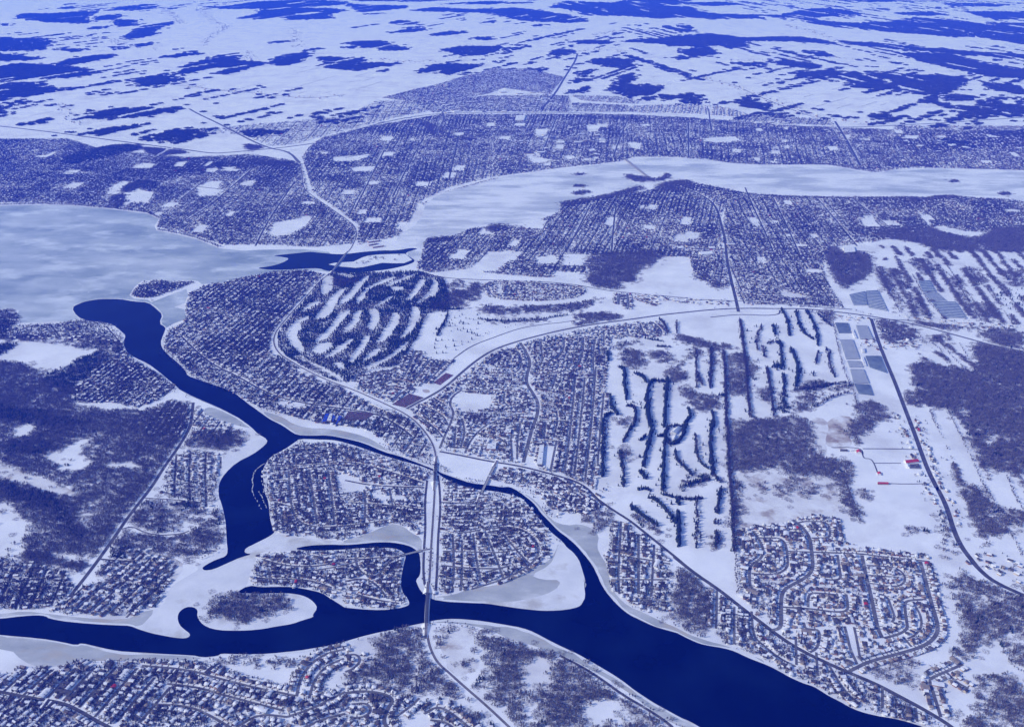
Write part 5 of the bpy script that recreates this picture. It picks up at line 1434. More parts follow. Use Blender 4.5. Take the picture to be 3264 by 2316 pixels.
WOODS = [  # polygon, density (1 = closed), conifer share
 ("4: -80 690 100 700 230 750 290 830 360 835 440 890 440 980 600 1010 840 1010 1000 1000 1080 950 1205 960 1205 1080 1130 1235 1030 1370 950 1500 880 1590 1: 890 180 790 310 710 430 610 560 500 640 300 590 130 560 0 540 -80 540 4: -80 1500", .72, .0),
 ("4: 1000 1000 1200 960 1215 1100 1180 1150 1500 1180 1560 1220 1420 1260 1250 1240 1130 1240 840 1180", .42, .02),
 ("4: 240 790 420 740 560 650 680 630 690 700 600 770 500 830 440 890 360 860", .78, .75),
 ("4: -80 950 150 1000 300 1010 420 1070 560 1080 480 1115 300 1110 120 1080 -80 1050", .75, .8),
 ("4: 40 1230 150 1190 300 1200 350 1270 200 1290 60 1290", .6, .6), ("4: 300 1300 380 1280 470 1270 520 1310 440 1370 360 1350", .7, .9),
 ("1: -80 60 150 110 280 120 380 170 460 300 560 440 470 400 380 260 200 210 -80 130", .80, .85),
 ("4: -80 590 60 590 80 610 30 650 -80 680", .8, .9),
 ("1: 760 380 900 400 1100 420 1380 380 1420 420 1400 460 1300 520 1200 560 1080 550 900 500 720 510 680 480", .62, .02),
 ("1: 830 260 930 240 1110 260 1090 310 900 330 830 310", .5, .02), ("1: 640 590 740 590 720 690 620 690", .35, 0), ("1: 140 500 400 530 620 545 480 640 300 590 150 560", .5, .05),
 ("1: 1130 190 1230 190 1230 240 1140 240", .7, .8), ("1: 1310 270 1400 260 1410 320 1330 310", .6, .6), ("1: 700 490 820 480 820 550 700 560", .7, .7),
 ("1: 1300 830 1360 800 1500 782 1780 790 1850 800 1830 870 1700 910 1550 950 1400 935 1310 905", .78, .06),
 ("1: 1400 1190 1500 1190 1700 1200 1900 1190 1800 1240 1500 1230", .5, .02),
 ("2: 190 1060 350 1010 490 985 490 1080 520 1180 580 1260 700 1380 740 1440 640 1440 560 1400 420 1380 250 1320 100 1330 20 1370 0 1320 150 1250 200 1180 170 1130", .68, .01),
 ("2: 560 1080 640 1000 700 985 690 1010 650 1080 600 1150 560 1130", .85, .05), ("2: 710 1230 790 1190 800 1110 820 1120 800 1230 760 1250", .8, .1), ("2: 690 1290 800 1320 880 1310 860 1360 760 1340 690 1320", .5, .5),
 ("2: 800 1010 900 1010 1050 1080 1150 1100 1230 1150 1340 1160 1500 1230 1650 1330 1800 1450 2000 1560 2100 1660 1100 1660 1000 1560 900 1440 830 1350 900 1250 880 1130 800 1060", .66, .01),
 ("2: 2090 590 2189 650 3: 100 700 230 770 225 990 150 1000 100 1010 2: 2080 950 2085 700", .80, .0), ("2: 1480 300 1600 200 1720 290 1640 330 1600 400 1560 350", .5, .02),
 ("6: 320 1090 460 1070 620 1060 780 1050 830 1130 850 1200 890 1300 960 1320 1090 1335 1060 1450 1065 1624 3: 1070 140 1140 290 1140 350 1060 260 1010 150 1000 0 6: 1000 1450 900 1420 680 1430 650 1370 400 1400 330 1400", .76, .01),
 ("6: 1470 720 1580 705 1700 735 1800 750 1905 770 1860 590 2030 600 2189 640 2450 720 2450 1420 2100 1400 1950 1380 1870 1250 1780 1080 1700 990 1580 1000 1540 950 1500 820", .84, .04),
 ("6: 1400 890 1540 905 1560 990 1460 985", .6, .05), ("6: 1240 430 1480 480 1520 575 1280 580", .55, .05),
 ("6: 1120 960 1250 960 1320 1030 1310 1070 1230 1075 1220 1130 1150 1150 1140 1240 1060 1140 1110 1070 1170 1050 1100 1000", .72, .02),
 ("6: 920 10 1200 0 1230 100 1170 180 1060 240 1000 200 960 120", .8, .05), 
 ("6: 640 960 700 960 690 1010 640 1020", .85, .9), ("6: 720 870 860 815 960 850 1080 840 1080 870 900 880 740 900", .6, .3),
 ("6: 740 960 800 910 900 900 880 970 820 1010 740 1030", .5, .02), ("6: 1890 530 1980 490 2189 500 2189 630 2030 600", .6, .05), ("6: 1600 540 1700 530 1690 580 1620 580", .6, .05),
 ("6: 1000 400 980 380 830 370 900 400 960 470", .5, .1), ("6: 190 190 300 210 280 240 200 230", .5, .05), ("6: 100 150 200 160 180 190 110 180", .5, .05),
 ("9: 1200 1500 1400 1440 1600 1440 1700 1480 1900 1520 2000 1450 2189 1440 2350 1480 2350 1600 1900 1590 1640 1590 1500 1530", .85, .02),
 ("9: 900 1580 1000 1560 1050 1600 980 1624 6: 930 20", .7, .05),
 ("3: 1700 680 1800 640 1880 700 2000 740 2189 760 2350 800 2350 1000 2189 1030 2050 1050 1900 1120 1800 1160 1740 1140 1850 1000 1750 860 1720 760", .60, .03),
 ("3: 1820 90 1900 100 2000 220 2060 280 2120 250 2189 270 2350 280 2350 330 2100 340 2090 400 1950 410 1900 330 1830 200", .78, .03),
 ("3: 1860 1320 1950 1300 2120 1320 2189 1400 2350 1660 1750 1660 1900 1560 1880 1430", .55, .03), ("3: 2050 1090 2150 1080 2350 1200 2350 1250 2140 1240", .6, .1), ("3: 1380 1330 1480 1280 1500 1330 1400 1380", .6, .05),
 ("3: 1760 1140 1880 1100 1920 1110 1860 1150 1800 1170", .6, .05), ("3: 1160 100 1190 120 1220 190 1170 200", .9, .05), ("3: 1420 360 1600 370 1610 385 1430 380", .8, .2),
 ("5: 1530 20 2060 -10 1950 80 1830 150 1850 200 1740 200 1740 250 1600 230 1530 190", .74, .01), ("5: 780 1030 900 1040 890 1080 780 1090", .75, 0), ("5: 1470 400 1600 390 1750 400 1740 430 1600 450 1460 480", .7, .02),
 ("5: 820 350 1100 350 1300 345 1500 325 1650 285 1600 315 1500 375 1200 395 900 405", .55, .02), ("5: 650 250 780 250 760 350 640 340", .6, .02), ("5: 780 220 860 190 850 290 800 330 770 300", .6, .02), 
 ("5: 1560 650 1620 640 1620 710 1560 700", .6, .02), ("5: 1700 1060 1800 1050 1820 1090 1740 1120", .5, .02),
 
 ("5: 860 370 830 440 1100 430 1300 420 1350 440 1100 455 900 470", .15, .6),
 ("5: 1390 770 1480 760 1480 800 1400 820", .6, .02), ("4: 1740 700 1800 650 1850 640 1960 720 2100 790 2180 850 2189 900 2050 820 1900 750", .55, .4),
 ("r: 400 720 700 790 900 720 1000 700 700 900 500 950 380 900", .75, .02), ("r: 700 480 900 410 1200 360 1560 350 1600 440 1400 490 1200 480 1000 520 760 560", .75, .02),
 ("4: -80 400 60 370 110 400 100 450 0 540 -80 540", .6, .4), ("4: 700 580 760 560 790 640 720 650", .7, .4),
 ("d: 1460 430 1480 408 1540 402 1560 415 1530 430", .8, .02), ("8: 1780 1105 1900 1122 1990 1140 2050 1095 2060 1130 2000 1150 1920 1150 1850 1155 1800 1135", .7, .1), ("9: 1420 1255 1560 1260 1700 1240 1800 1248 1700 1262 1500 1280 1440 1285", .9, .1),
 ("8: 1350 1290 1500 1260 1700 1230 1860 1180 1900 1190 1780 1240 1560 1280 1400 1320", .75, .05), ("7: 720 1240 800 1230 760 1330 700 1300", .8, .1), ("7: 830 1150 1010 1140 960 1200 880 1190 820 1220 760 1220", .85, .3),
 ("7: 390 1040 430 990 560 950 720 920 900 915 900 945 800 970 650 1000 450 1045", .95, .55), ("7: 900 930 1150 950 1200 970 1000 990 920 970", .8, .05), ("7: 1550 910 1680 930 1600 960 1560 950", .8, .05), ("7: 1550 1020 1700 1010 1880 1040 1880 1065 1650 1045", .8, .05),
 ("8: 1450 1103 1500 1098 1525 1107 1480 1114", .95, .2), ("8: 1440 1180 1490 1172 1535 1179 1490 1189", .95, .2), ("8: 1430 1232 1480 1212 1560 1212 1500 1237", .8, .1), ("9: 1710 1152 1740 1140 1780 1148 1750 1160", .95, .2), ("9: 2025 1232 2060 1216 2110 1230 2070 1243", .95, .2),
 ("8: 900 1440 960 1420 1050 1440 1100 1430 1000 1470 900 1470", .7, .1), ("8: 520 1515 640 1500 700 1510 600 1540 530 1540", .6, .1), ("9: 1120 828 1230 818 1250 842 1130 852", .8, .0), ("8: 490 770 560 790 640 850 560 870 510 820", .8, .0), ("8: 560 860 700 855 860 878 800 890 640 875", .7, .0),
  ("6: 1230 100 1290 100 1420 330 1400 390 1340 300", .42, .03), ("6: 1300 120 1400 110 1480 240 1420 250", .40, .03), ("6: 1440 240 1560 330 1600 420 1500 400", .38, .03), ("6: 1700 150 1780 200 1900 420 1860 430", .38, .05),
 ("6: 1900 330 1990 330 2050 430 1960 450", .45, .05), ("6: 1440 60 1560 40 1640 130 1560 160", .36, .05), ("6: 1800 100 1900 110 1960 200 1880 220", .38, .05), ("6: 2040 120 2189 120 2189 220 2100 220", .40, .05), ("6: 1480 440 1700 470 2000 500 2100 480 2000 520 1700 500 1500 470", .45, .05),
 ("4: -80 540 300 540 700 560 780 600 700 640 560 620 300 570 0 570", .40, .2), ("4: 330 820 500 860 440 980 420 920", .5, .3), ("1: 900 150 1250 160 1380 250 1400 400 1100 420 900 380 800 320", .30, .1), ("4: 1180 1150 1560 1130 1620 1170 1560 1210 1400 1260 1200 1240", .42, .1),
 ("2: 490 960 540 960 560 1120 640 1240 760 1360 900 1480 1000 1600 880 1640 700 1440 560 1280 500 1120", .34, .03), ("2: 180 1340 420 1380 560 1400 520 1460 330 1480 200 1400", .40, .03), ("2: 1120 1120 1340 1160 1500 1230 1480 1260 1300 1200", .55, .03),
 ("3: 400 100 640 40 980 60 1000 160 700 200", .10, .0), ("3: 1660 480 1700 470 1760 560 1700 560", .22, .05), ("3: 1640 300 1720 280 1800 500 1700 480", .36, .1), ("3: 1200 1230 1500 1170 1560 1250 1300 1340", .24, .05), ("3: 1700 1160 1800 1160 1850 1220 1780 1200", .4, .05),
 ("e: 640 540 720 580 800 640 840 700 800 720 740 700 690 650 650 590", .66, .03), ("e: 800 580 890 620 890 700 840 720 800 640", .62, .03), ("e: 520 460 600 400 650 340 690 340 650 430 680 500 600 520 540 500", .52, .02), ("e: 210 320 300 280 380 330 390 400 300 430 220 380", .60, .02),
 ("e: 400 310 500 290 560 330 540 400 490 390 430 350", .55, .03), ("e: 570 190 700 200 860 250 1000 260 960 300 760 270 600 230", .7, .02), ("e: 820 280 870 280 860 400 830 420", .6, .02), ("e: 700 270 760 280 750 360 700 330", .5, .02), ("e: 940 330 1070 310 1090 420 1140 380 1130 480 1090 500 1090 600 950 610", .62, .02),
 ("e: 1170 570 1230 540 1280 580 1270 660 1200 650", .75, .03), ("l: 970 400 1040 420 1040 740 1000 740 980 560", .62, .05), ("l: 270 600 420 700 540 760 480 820 400 740 300 660", .42, .1), ("l: 820 840 900 770 900 880 830 900", .6, .1), ("l: 200 180 280 160 270 260 240 300 200 260", .5, .1), ("l: 690 380 830 380 830 410 650 470 640 450", .55, .4),
 ("e: 160 280 210 240 340 220 340 240 220 280", .5, .3), ("w: 1030 200 1190 170 1300 150 1300 250 1190 260 1060 260", .28, .02), ("w: 1180 90 1300 70 1300 120 1200 140 1130 140", .3, .02), ("5: 200 1000 420 1060 520 1180 480 1200 380 1100 220 1040", .4, .1),
 ("8: 1150 960 1250 985 1390 1010 1400 1040 1300 1030 1240 1010", .0, 0),
]
bare_p, con_p, brush_p = [], [], []
for i, (s, dens, con) in enumerate(WOODS):
    g_ = fill_poly(rough(chaikin(P(s), 1, True), 25, 6, 200 + i), 11.5, .5, dens if dens < .9 else None, 40 + i, 9.0)
    k = rng.random(len(g_)) < con
    brush_p.append(fill_poly(P(s), 15, .5, min(.97, dens + .22), 40 + i, 20.0))
    bare_p.append(g_[~k])
    con_p.append(g_[k])
def bands(poly, direction, gap, fill_, wd, seed):
    poly = P(poly)
    a, b = P(direction)
    e = (b - a) / np.hypot(*(b - a))
    n = np.array([-e[1], e[0]])
    g = fill_poly(poly, 12, .5)
    s_, t_ = g @ e, g @ n
    t2 = t_ + (vnoise(g, 200, seed) - .5) * 10
    on = ((t2 % gap) < wd * (.5 + vnoise(np.stack([s_, np.floor(t2 / gap) * 991.0], 1), 240, seed + 1))) & (vnoise(np.stack([s_, np.floor(t2 / gap) * 577.0], 1), 170, seed + 2) < fill_)
    return g[on & (rng.random(len(g)) < .75)]
for q in (("6: 1235 60 1500 10 2300 -10 2300 480 1900 450 1450 410 1330 330", "6: 1250 100 1400 390", 74, .60, 22, 5), ("6: 1440 430 1620 500 1880 560 1900 760 1700 730 1540 690", "6: 1560 590 1700 700", 95, .55, 18, 8),
          ("6: 1880 1260 2350 1420 3: 2350 700 2000 600 1800 420 6: 1700 1380", "6: 1700 1000 1930 1490", 120, .5, 18, 11), ("9: 1250 1560 2300 1600 6: 2300 60 1400 30", "6: 1250 100 1400 390", 80, .6, 26, 14)):
    bare_p.append(bands(*q))
    brush_p.append(bare_p[-1] + rng.normal(0, 6, bare_p[-1].shape))
bare_p, con_p, brush_p = np.vstack(bare_p), np.vstack(con_p), np.vstack(brush_p)
def prune(p, margin=6):
    bad = np.zeros(len(p), bool)
    for b in [WATER, WATER2, LAKE] + GAPS + FOOT:
        bad |= inside(p + rng.normal(0, 8, p.shape), b) & (rng.random(len(p)) < .97)
    for ln, hw in ROADS:
        bad |= near_line(p, ln, hw + margin)
    return p[~bad]
scatter('bare_woodland', prune(bare_p, 9), CLUMP, 'grey bare woodland on the near plain', .8, 1.15)
scatter('underbrush', prune(brush_p, 9), BRUSH, 'grey leafless underbrush in and around the woods', .8, 1.4)
scatter('conifer_woodland', prune(con_p, 9), CONCL, 'dark conifer stands in the near woods', .8, 1.1)

# far woods beyond the towns
FARW = """7: 100 115 160 85 300 90 450 80 620 70 560 95 530 115 590 145 540 152 300 140|7: 665 70 800 45 960 30 1020 38 930 60 760 70|7: 610 115 680 95 760 100 740 125 640 130|7: 720 160 760 120 880 130 850 150 910 160 760 172
7: 800 240 900 170 1080 140 1100 150 960 205 1030 212 900 245 850 255|7: -150 230 330 255 260 320 -150 335|7: -150 345 180 350 250 380 -150 390|7: 350 405 500 360 740 345 700 375 560 395 450 410
7: -150 440 100 405 300 415 480 430 640 460 500 490 200 500 -150 520|7: -150 540 60 520 250 540 320 570 220 620 80 625 -150 610|7: -150 622 180 650 100 665 -150 662|7: -150 670 40 675 0 745 -150 745
7: 470 750 620 700 780 672 800 690 960 685 1150 680 1080 710 900 745 650 755|7: 70 800 270 755 290 768 440 760 380 775 200 790|7: 420 845 550 820 800 800 1010 788 960 815 990 830 900 845 850 860 750 852 600 860
7: 1150 430 1250 395 1420 365 1520 355 1480 390 1600 390 1700 400 1560 440 1420 475 1370 470 1440 430 1300 440 1200 470 1130 480|7: 850 515 950 490 1120 480 1150 510 1050 545 930 545|7: 990 365 1120 345 1320 340 1100 365
7: 1720 400 1740 370 1850 345 1950 335 1960 360 1860 410 1770 420|7: 2000 360 2189 370 2189 440 2080 440 2010 415 2060 395|7: 1290 45 1450 40 1600 15 1900 0 2189 10 2189 30 1900 50 1500 60
7: 1500 120 1640 90 1700 50 2100 55 2189 70 2080 100 2110 120 1850 130 1800 110 1650 125|7: 1690 268 1800 260 1810 270 1700 277|7: 1960 312 2030 312 1980 324|7: 1990 610 2060 622 1990 636|7: 1520 830 1600 828 1800 840 1700 860 1560 870
7: 850 890 1000 845 1180 805 1280 840 1330 865 1150 910 1000 895|8: 0 20 60 30 400 40 380 55 100 80 60 65|8: 410 70 560 50 860 65 900 85 700 80 560 75|8: 850 60 1100 50 1300 80 1500 110 1550 140 1450 150 1300 140 1100 130 950 95
8: 1280 50 1400 10 1700 20 1850 -5 2189 -5 2189 28 1950 38 2189 45 2189 110 2000 120 1800 105 1540 100 1400 60|8: 280 145 370 130 470 145 500 165 380 160|8: 260 210 420 185 520 190 430 205 300 212|8: 360 180 490 168 510 178 400 183
8: 530 215 660 200 760 205 830 212 700 222 580 228|8: 775 245 880 240 960 250 860 258|8: 10 275 120 262 260 265 250 285 410 310 300 325 100 300|8: 590 320 720 300 900 300 990 302 900 345 820 355 700 335|8: -20 370 90 370 130 385 60 420 -20 435
8: 0 440 120 405 340 410 280 430 260 450 170 460|8: 450 455 560 410 700 410 760 415 930 425 780 470 690 475 600 465|8: 1050 305 1140 300 1100 318|8: 1030 285 1150 288 1100 294|8: 1300 355 1350 310 1450 325 1440 350|8: 1440 265 1560 255 1680 265 1700 280 1560 280
8: 1750 265 1900 250 2189 230 2189 290 2080 295 2000 280 1900 270|8: 1560 370 1700 370 1830 380 1820 415 1740 435 1560 410|8: 1500 430 1560 430 1560 500 1490 470|8: 1440 590 1460 500 1540 510 1530 590|8: 1700 560 1740 480 1850 460 1850 500 1830 540 2000 545 2000 600 1900 640 1780 610
8: 1990 610 2189 590 9: 160 655 120 665 8: 2000 640|8: 1160 435 1260 432 1270 448 1180 446|8: 940 392 1030 388 980 400|8: 1960 180 2050 165 2189 165 2189 205 2130 205 2050 188
9: 0 55 100 50 110 70 250 90 400 95 650 95 800 60 950 55 1060 65 1150 90 1000 105 830 110 900 140 1150 150 1360 140 1480 110 1700 130 1900 150 2189 150 2450 140 2450 270 2150 280 1900 235 1700 235 1500 215 1250 200 1000 175 850 150 700 110 500 120 200 125 0 105
9: 1380 85 1600 75 1720 100 1500 100|9: 1800 75 2189 75 2450 100 2000 130|9: 0 235 200 215 400 240 700 235 900 255 1000 280 800 270 550 260 420 265 440 300 300 310 280 285 150 300 0 290|9: 0 320 200 300 230 340 50 370 0 380
9: 1000 262 1250 275 1500 300 1850 330 2100 345 2450 355 2450 390 2100 370 1800 350 1640 330 1400 315 1100 285|9: 1400 340 1700 345 1900 400 2189 460 2450 480 2450 520 2000 490 1700 430 1500 380
9: 740 480 800 450 950 450 1100 465 1250 450 1400 470 1700 480 1850 500 1800 560 1650 600 1550 600 1400 570 1250 560 1200 570 1050 540 1100 510 900 510 820 490|9: 580 395 700 390 860 410 900 420 820 435 650 410
9: 640 335 720 325 730 345|9: 780 320 900 330 1000 360 900 360|9: 330 400 500 400 560 410 400 420|9: 380 640 500 635 560 660 500 690 400 680|9: 500 715 600 725 660 718 700 735 560 740|9: 1550 650 1620 620 1640 650 1760 660 1700 690 1600 660
9: 1780 680 1900 690 1980 720 1960 740 1820 735|9: 1930 670 2050 660 2189 680 2450 700 2450 735 2050 740 1990 710|9: 1700 610 1850 615 1880 640 1720 640|9: 1200 740 1290 720 1310 745 1250 760|9: 1900 830 2189 840 2450 860 2189 880 1950 860
9: 1640 884 1800 890 1850 922 1700 917|9: 1900 520 2189 560 2450 590 2450 640 2189 600 2000 570|9: 0 20 300 15 420 30 200 40|9: 900 -2 1300 0 1500 10 1200 14|9: 1700 20 2100 30 2000 45 1750 40|7: 370 50 480 48 440 60|7: 400 28 480 26 440 34|7: 700 300 840 300 760 318|7: 360 310 480 318 600 290 520 330 380 330
7: 870 285 920 275 950 292 890 296|7: 1110 312 1150 312 1130 322|7: 1170 330 1240 328 1200 340|7: 1040 60 1080 50 1100 62|7: 20 155 60 152 50 168|7: 590 175 650 170 640 185 600 185|8: 880 140 950 132 940 148|8: 0 300 70 296 40 312|8: 100 90 250 85 200 95|8: 600 28 900 10 1200 20 900 30|8: 0 -2 400 4 700 0 500 12 100 10
9: 1750 395 1830 385 1900 420 1820 415|9: 2000 450 2189 440 2450 470 2189 500 2050 480|8: 1900 60 2189 70 9: 0 80 8: 2100 90""".replace('\n', '|').split('|')
_a, _b2 = P("7: 1180 680 1600 590")
FIELD_DIR = (_b2 - _a) / np.hypot(*(_b2 - _a))
_a, _b2 = P("9: 690 670 1060 570")
FIELD_R = (_b2 - _a) / np.hypot(*(_b2 - _a))
_a, _b2 = P("9: 500 200 1200 350")
FIELD_T = (_b2 - _a) / np.hypot(*(_b2 - _a))
far = []
# narrow wood strips, copses and farm groves strewn over the fields, laid along the lot lines
TOWNS = [P(q) for q in ("d: -60 300 700 340 900 265 1560 255 2330 290 2330 470 -60 470", "8: 0 850 230 620 930 430 1400 480 1300 740 0 860", "8: 1300 480 2189 480 9: 400 600 400 760 8: 1300 740")]
OPEN = [P(q) for q in ("7: 300 630 850 545 1640 600 2189 640 8: 200 620 7: 1500 830 1000 690 500 690", "8: -50 480 450 480 930 430 600 530 200 620 -50 600", "9: 430 490 740 495 1050 550 1620 605 1300 720 1000 735 560 620", "7: 1150 500 2189 440 8: 400 470 7: 2100 600 1300 560", "8: 0 110 900 150 1590 230 1200 290 0 240")]
for k in range(1700):
    u, v_ = rng.uniform(-60, 3320), 400 * rng.random() ** 1.35 + 2
    c = ground_xy(u, v_)
    if any(inside(c[None], q)[0] for q in TOWNS):
        continue
    if any(inside(c[None], q)[0] for q in OPEN) and rng.random() < .85:
        continue
    d = FIELD_R if (u > 2200 and v_ > 215) else FIELD_T if (u > 2000) else FIELD_DIR
    if vnoise(c[None], 2600, 77)[0] < (.58 if u < 1900 else .34):
        continue
    L = min(2600, 190 * math.exp(rng.normal(.5, .9)))
    wd = rng.uniform(4, 18) if rng.random() < .75 else rng.uniform(20, 70)
    n = max(2, int(L * max(wd, 34) / 2300))
    far.append(c + d * rng.uniform(-L / 2, L / 2, (n, 1)) + np.array([-d[1], d[0]]) * rng.normal(0, wd / 2, (n, 1)))
for i, s in enumerate(FARW):
    poly = rough(P(s), 110, 34, 400 + i)
    d0 = np.hypot(*poly.mean(0))
    far.append(fill_poly(poly, 44 if d0 < 20000 else 56, .4, .93 if i % 4 else None, 500 + i, 34.0, FIELD_DIR if d0 > 1e9 or poly[:, 0].mean() < 2500 else FIELD_T))
    q = far[-1]
    fd = FIELD_DIR if poly[:, 0].mean() < 2500 else FIELD_T
    cell = np.floor((q @ np.array([-fd[1], fd[0]])) / 120).astype(np.int64) * 7919 + np.floor((q @ fd) / 800).astype(np.int64) * 104729
    hsh = ((cell ^ (cell >> 7)) * 2654435761 % 1000) / 1000
    far[-1] = q[hsh > .10]
far = np.vstack(far)
for ln, hw in ROADS:
    far = far[~near_line(far, ln, hw + 32)]
scatter('far_woodland', far, FARCL, 'dark bare woods on the distant plain', .85, 1.15)

# hedgerows on field boundaries: broken lines of trees
hedge = []
def hedge_lines(poly, direction, gap, fill_, step, seed):
    poly = P(poly)
    a, b = P(direction)
    e = (b - a) / np.hypot(*(b - a))
    n = np.array([-e[1], e[0]])
    o = poly.mean(0)
    l = np.stack([(poly - o) @ e, (poly - o) @ n], 1)
    for t in np.arange(l[:, 1].min(), l[:, 1].max(), gap):
        t = t + rng.uniform(-.3, .3) * gap
        s = np.arange(l[:, 0].min(), l[:, 0].max(), step)
        p = o + s[:, None] * e + t * n
        on = vnoise(np.stack([s, np.full(len(s), t * 7.3)], 1), 420, seed) < fill_
        p = p[on] + rng.normal(0, step * .18, (on.sum(), 2))
        hedge.append(p[inside(p, poly)])
hedge_lines("9: 430 480 740 490 1050 545 1620 600 1300 720 1000 735 560 620", "9: 690 670 1060 570", 190, .36, 16, 1)
hedge_lines("7: 300 620 850 540 1150 570 1640 600 2100 640 1900 700 1500 830 1250 740 1000 680 500 690", "7: 1180 680 1600 590", 330, .26, 18, 2)
hedge_lines("7: 1100 540 1440 480 1900 420 2189 450 8: 400 500 200 600 7: 1900 600 1500 570", "7: 1700 520 2000 440", 300, .30, 18, 3)
hedge_lines("8: 0 480 450 480 900 440 600 520 200 610 0 600", "8: 300 530 600 470", 260, .34, 18, 4)
hedge_lines("7: 300 160 1000 180 1300 250 1700 160 1800 330 1300 330 900 340 500 300", "7: 600 300 900 280", 500, .3, 26, 5)
hedge_lines("8: 0 100 500 100 1000 140 1500 170 1590 230 1300 290 900 290 400 250 0 240", "8: 300 200 600 170", 650, .24, 30, 6)
hedge_lines("7: 1400 130 2189 140 8: 260 140 0 340 7: 2000 340 1500 300", "7: 1700 240 2000 200", 600, .22, 30, 7)
hedge_lines("8: 1500 290 2189 300 9: 100 400 0 460 8: 1850 440 1500 400", "8: 1600 340 1900 300", 260, .42, 20, 8)
hedge_lines("9: 100 120 700 130 900 200 1400 330 1700 450 1000 450 600 390 200 330", "9: 500 200 1200 350", 420, .34, 24, 9)
hedge_lines("9: 1800 250 2189 290 2189 640 1900 620 1700 480", "9: 1800 380 2189 480", 240, .40, 20, 10)
hedge_lines("7: 0 690 300 640 450 740 200 780 0 800", "7: 0 740 300 680", 350, .3, 18, 11)
hedge_lines("8: 1850 440 2189 440 9: 380 560 360 640 0 600 8: 2000 540 1860 530", "8: 1900 530 2189 520", 240, .35, 18, 12)
hedge_lines("7: -100 30 2189 10 2189 40 1000 110 400 60", "7: 300 50 900 30", 900, .35, 40, 13)
hedge_lines("9: 0 15 2189 20 2189 70 900 50 0 60", "9: 300 40 900 40", 900, .4, 40, 14)
# traced boundary hedges of the near fields
for s, w in [("6: 290 640 290 800 300 1000 310 1200 320 1400 330 1600 3: 340 200 360 500 370 780", 1.2), ("6: 385 430 400 560 420 700 440 900 462 1060", 1.2), ("6: 980 460 1010 620 1060 800 1100 860 1130 980", 1),
             ("6: 1240 90 1330 250 1400 390", .8), ("6: 1360 110 1430 230 1470 240", 1), ("6: 1480 150 1560 300 1680 430", .8), ("6: 1590 50 1740 180", .7), ("6: 1760 200 1920 450", .9), ("6: 1700 100 1850 300 1930 400", .8),
             ("6: 1830 110 2000 300 2120 470", .7), ("6: 1950 150 2189 400", .7), ("6: 1590 1010 1640 1130", 1.3), ("6: 1700 1000 1800 1200 1870 1350 1930 1490 3: 2000 200 2060 280", 1), ("3: 2080 40 2130 170 2189 260", 1),
             ("3: 2100 400 2189 560", 1), ("6: 1520 570 1640 600 1700 700", .8), ("6: 1660 590 1740 680 1800 740", .7), ("6: 1560 590 1700 690", .4), ("6: 1440 430 1560 580", .4), ("6: 1300 170 1400 300 1500 420", .6),
             ("3: 1060 60 1090 200 1140 320", 1.6), ("6: 1120 380 1220 410", .8), ("3: 2040 1100 2110 1240 2189 1280", .8), ("1: 1015 10 900 190 790 320 700 450 610 590", .5), ("4: 1130 1240 1030 1390 880 1600", .5),
             ("3: 2100 1280 2000 1310 1870 1320", .8), ("9: 1990 730 1960 700 1850 630", .6), ("5: 860 540 1000 490 1200 450", .2), ("6: 1880 760 1780 590", .5), ("6: 1640 1130 1690 1220 1760 1400", .18)]:
    ln = densify(chaikin(P(s), 1), 6)
    m = rng.random(len(ln)) < .7 * w
    hedge.append(ln[m] + rng.normal(0, 2.5 * max(w, .6), (m.sum(), 2)))
hedge = np.vstack(hedge)
bad = np.zeros(len(hedge), bool)
for b in BLOCK[:4] + FOOT:
    bad |= inside(hedge, b)
for ln, hw in ROADS:
    bad |= near_line(hedge, ln, hw + 3)
scatter('hedgerow_trees', hedge[~bad], BARE, 'broken hedgerows of bare trees between snowy fields', .8, 1.3)
# shore trees: a thin belt along the lake and the frozen river
belt = []
for s, dens in [("d: 0 458 90 456 160 458 250 466 330 475 357 488", .8), ("d: 348 513 400 522 440 532 490 552", .7), ("d: 945 545 1000 528 1060 512 1110 508 1180 500 1250 462", .8), ("d: 1640 430 1700 438 1850 443 2000 443 2100 440", .8),
                ("d: 1380 368 1250 384 1100 402 1000 430 945 458", .6), ("d: 1600 363 1700 368 1850 368 1950 385 2100 376 2289 380", .6), ("4: 500 445 640 460 720 475", .7), ("4: 1040 630 1190 770 1260 812 1450 890", .4), ("4: 1290 205 1500 185 1750 135 1950 122", .7)]:
    ln = densify(P(s), 5)
    q = np.repeat(ln, 3, 0) + rng.normal(0, 9, (3 * len(ln), 2))
    q = q[rng.random(len(q)) < dens]
    belt.append(q)
rb = densify(WATER, 7, True)
d_ = np.roll(rb, -1, 0) - np.roll(rb, 1, 0)
d_ /= np.maximum(np.hypot(d_[:, 0], d_[:, 1])[:, None], 1e-6)
for sd in (1, -1):
    q = rb + np.stack([-d_[:, 1], d_[:, 0]], 1) * sd * rng.uniform(14, 44, (len(rb), 1))
    bad = inside(q, WATER)
    for b in BLOCK[4:]:
        bad |= inside(q, b)
    belt.append(q[~bad & (vnoise(q, 70, 3) > .42)])
belt = np.vstack(belt)
belt = belt[~(inside(belt, LAKE) | inside(belt, MILLE))]
scatter('shore_trees', belt, BARE, 'bare trees lining the frozen shores', .7, 1.2)

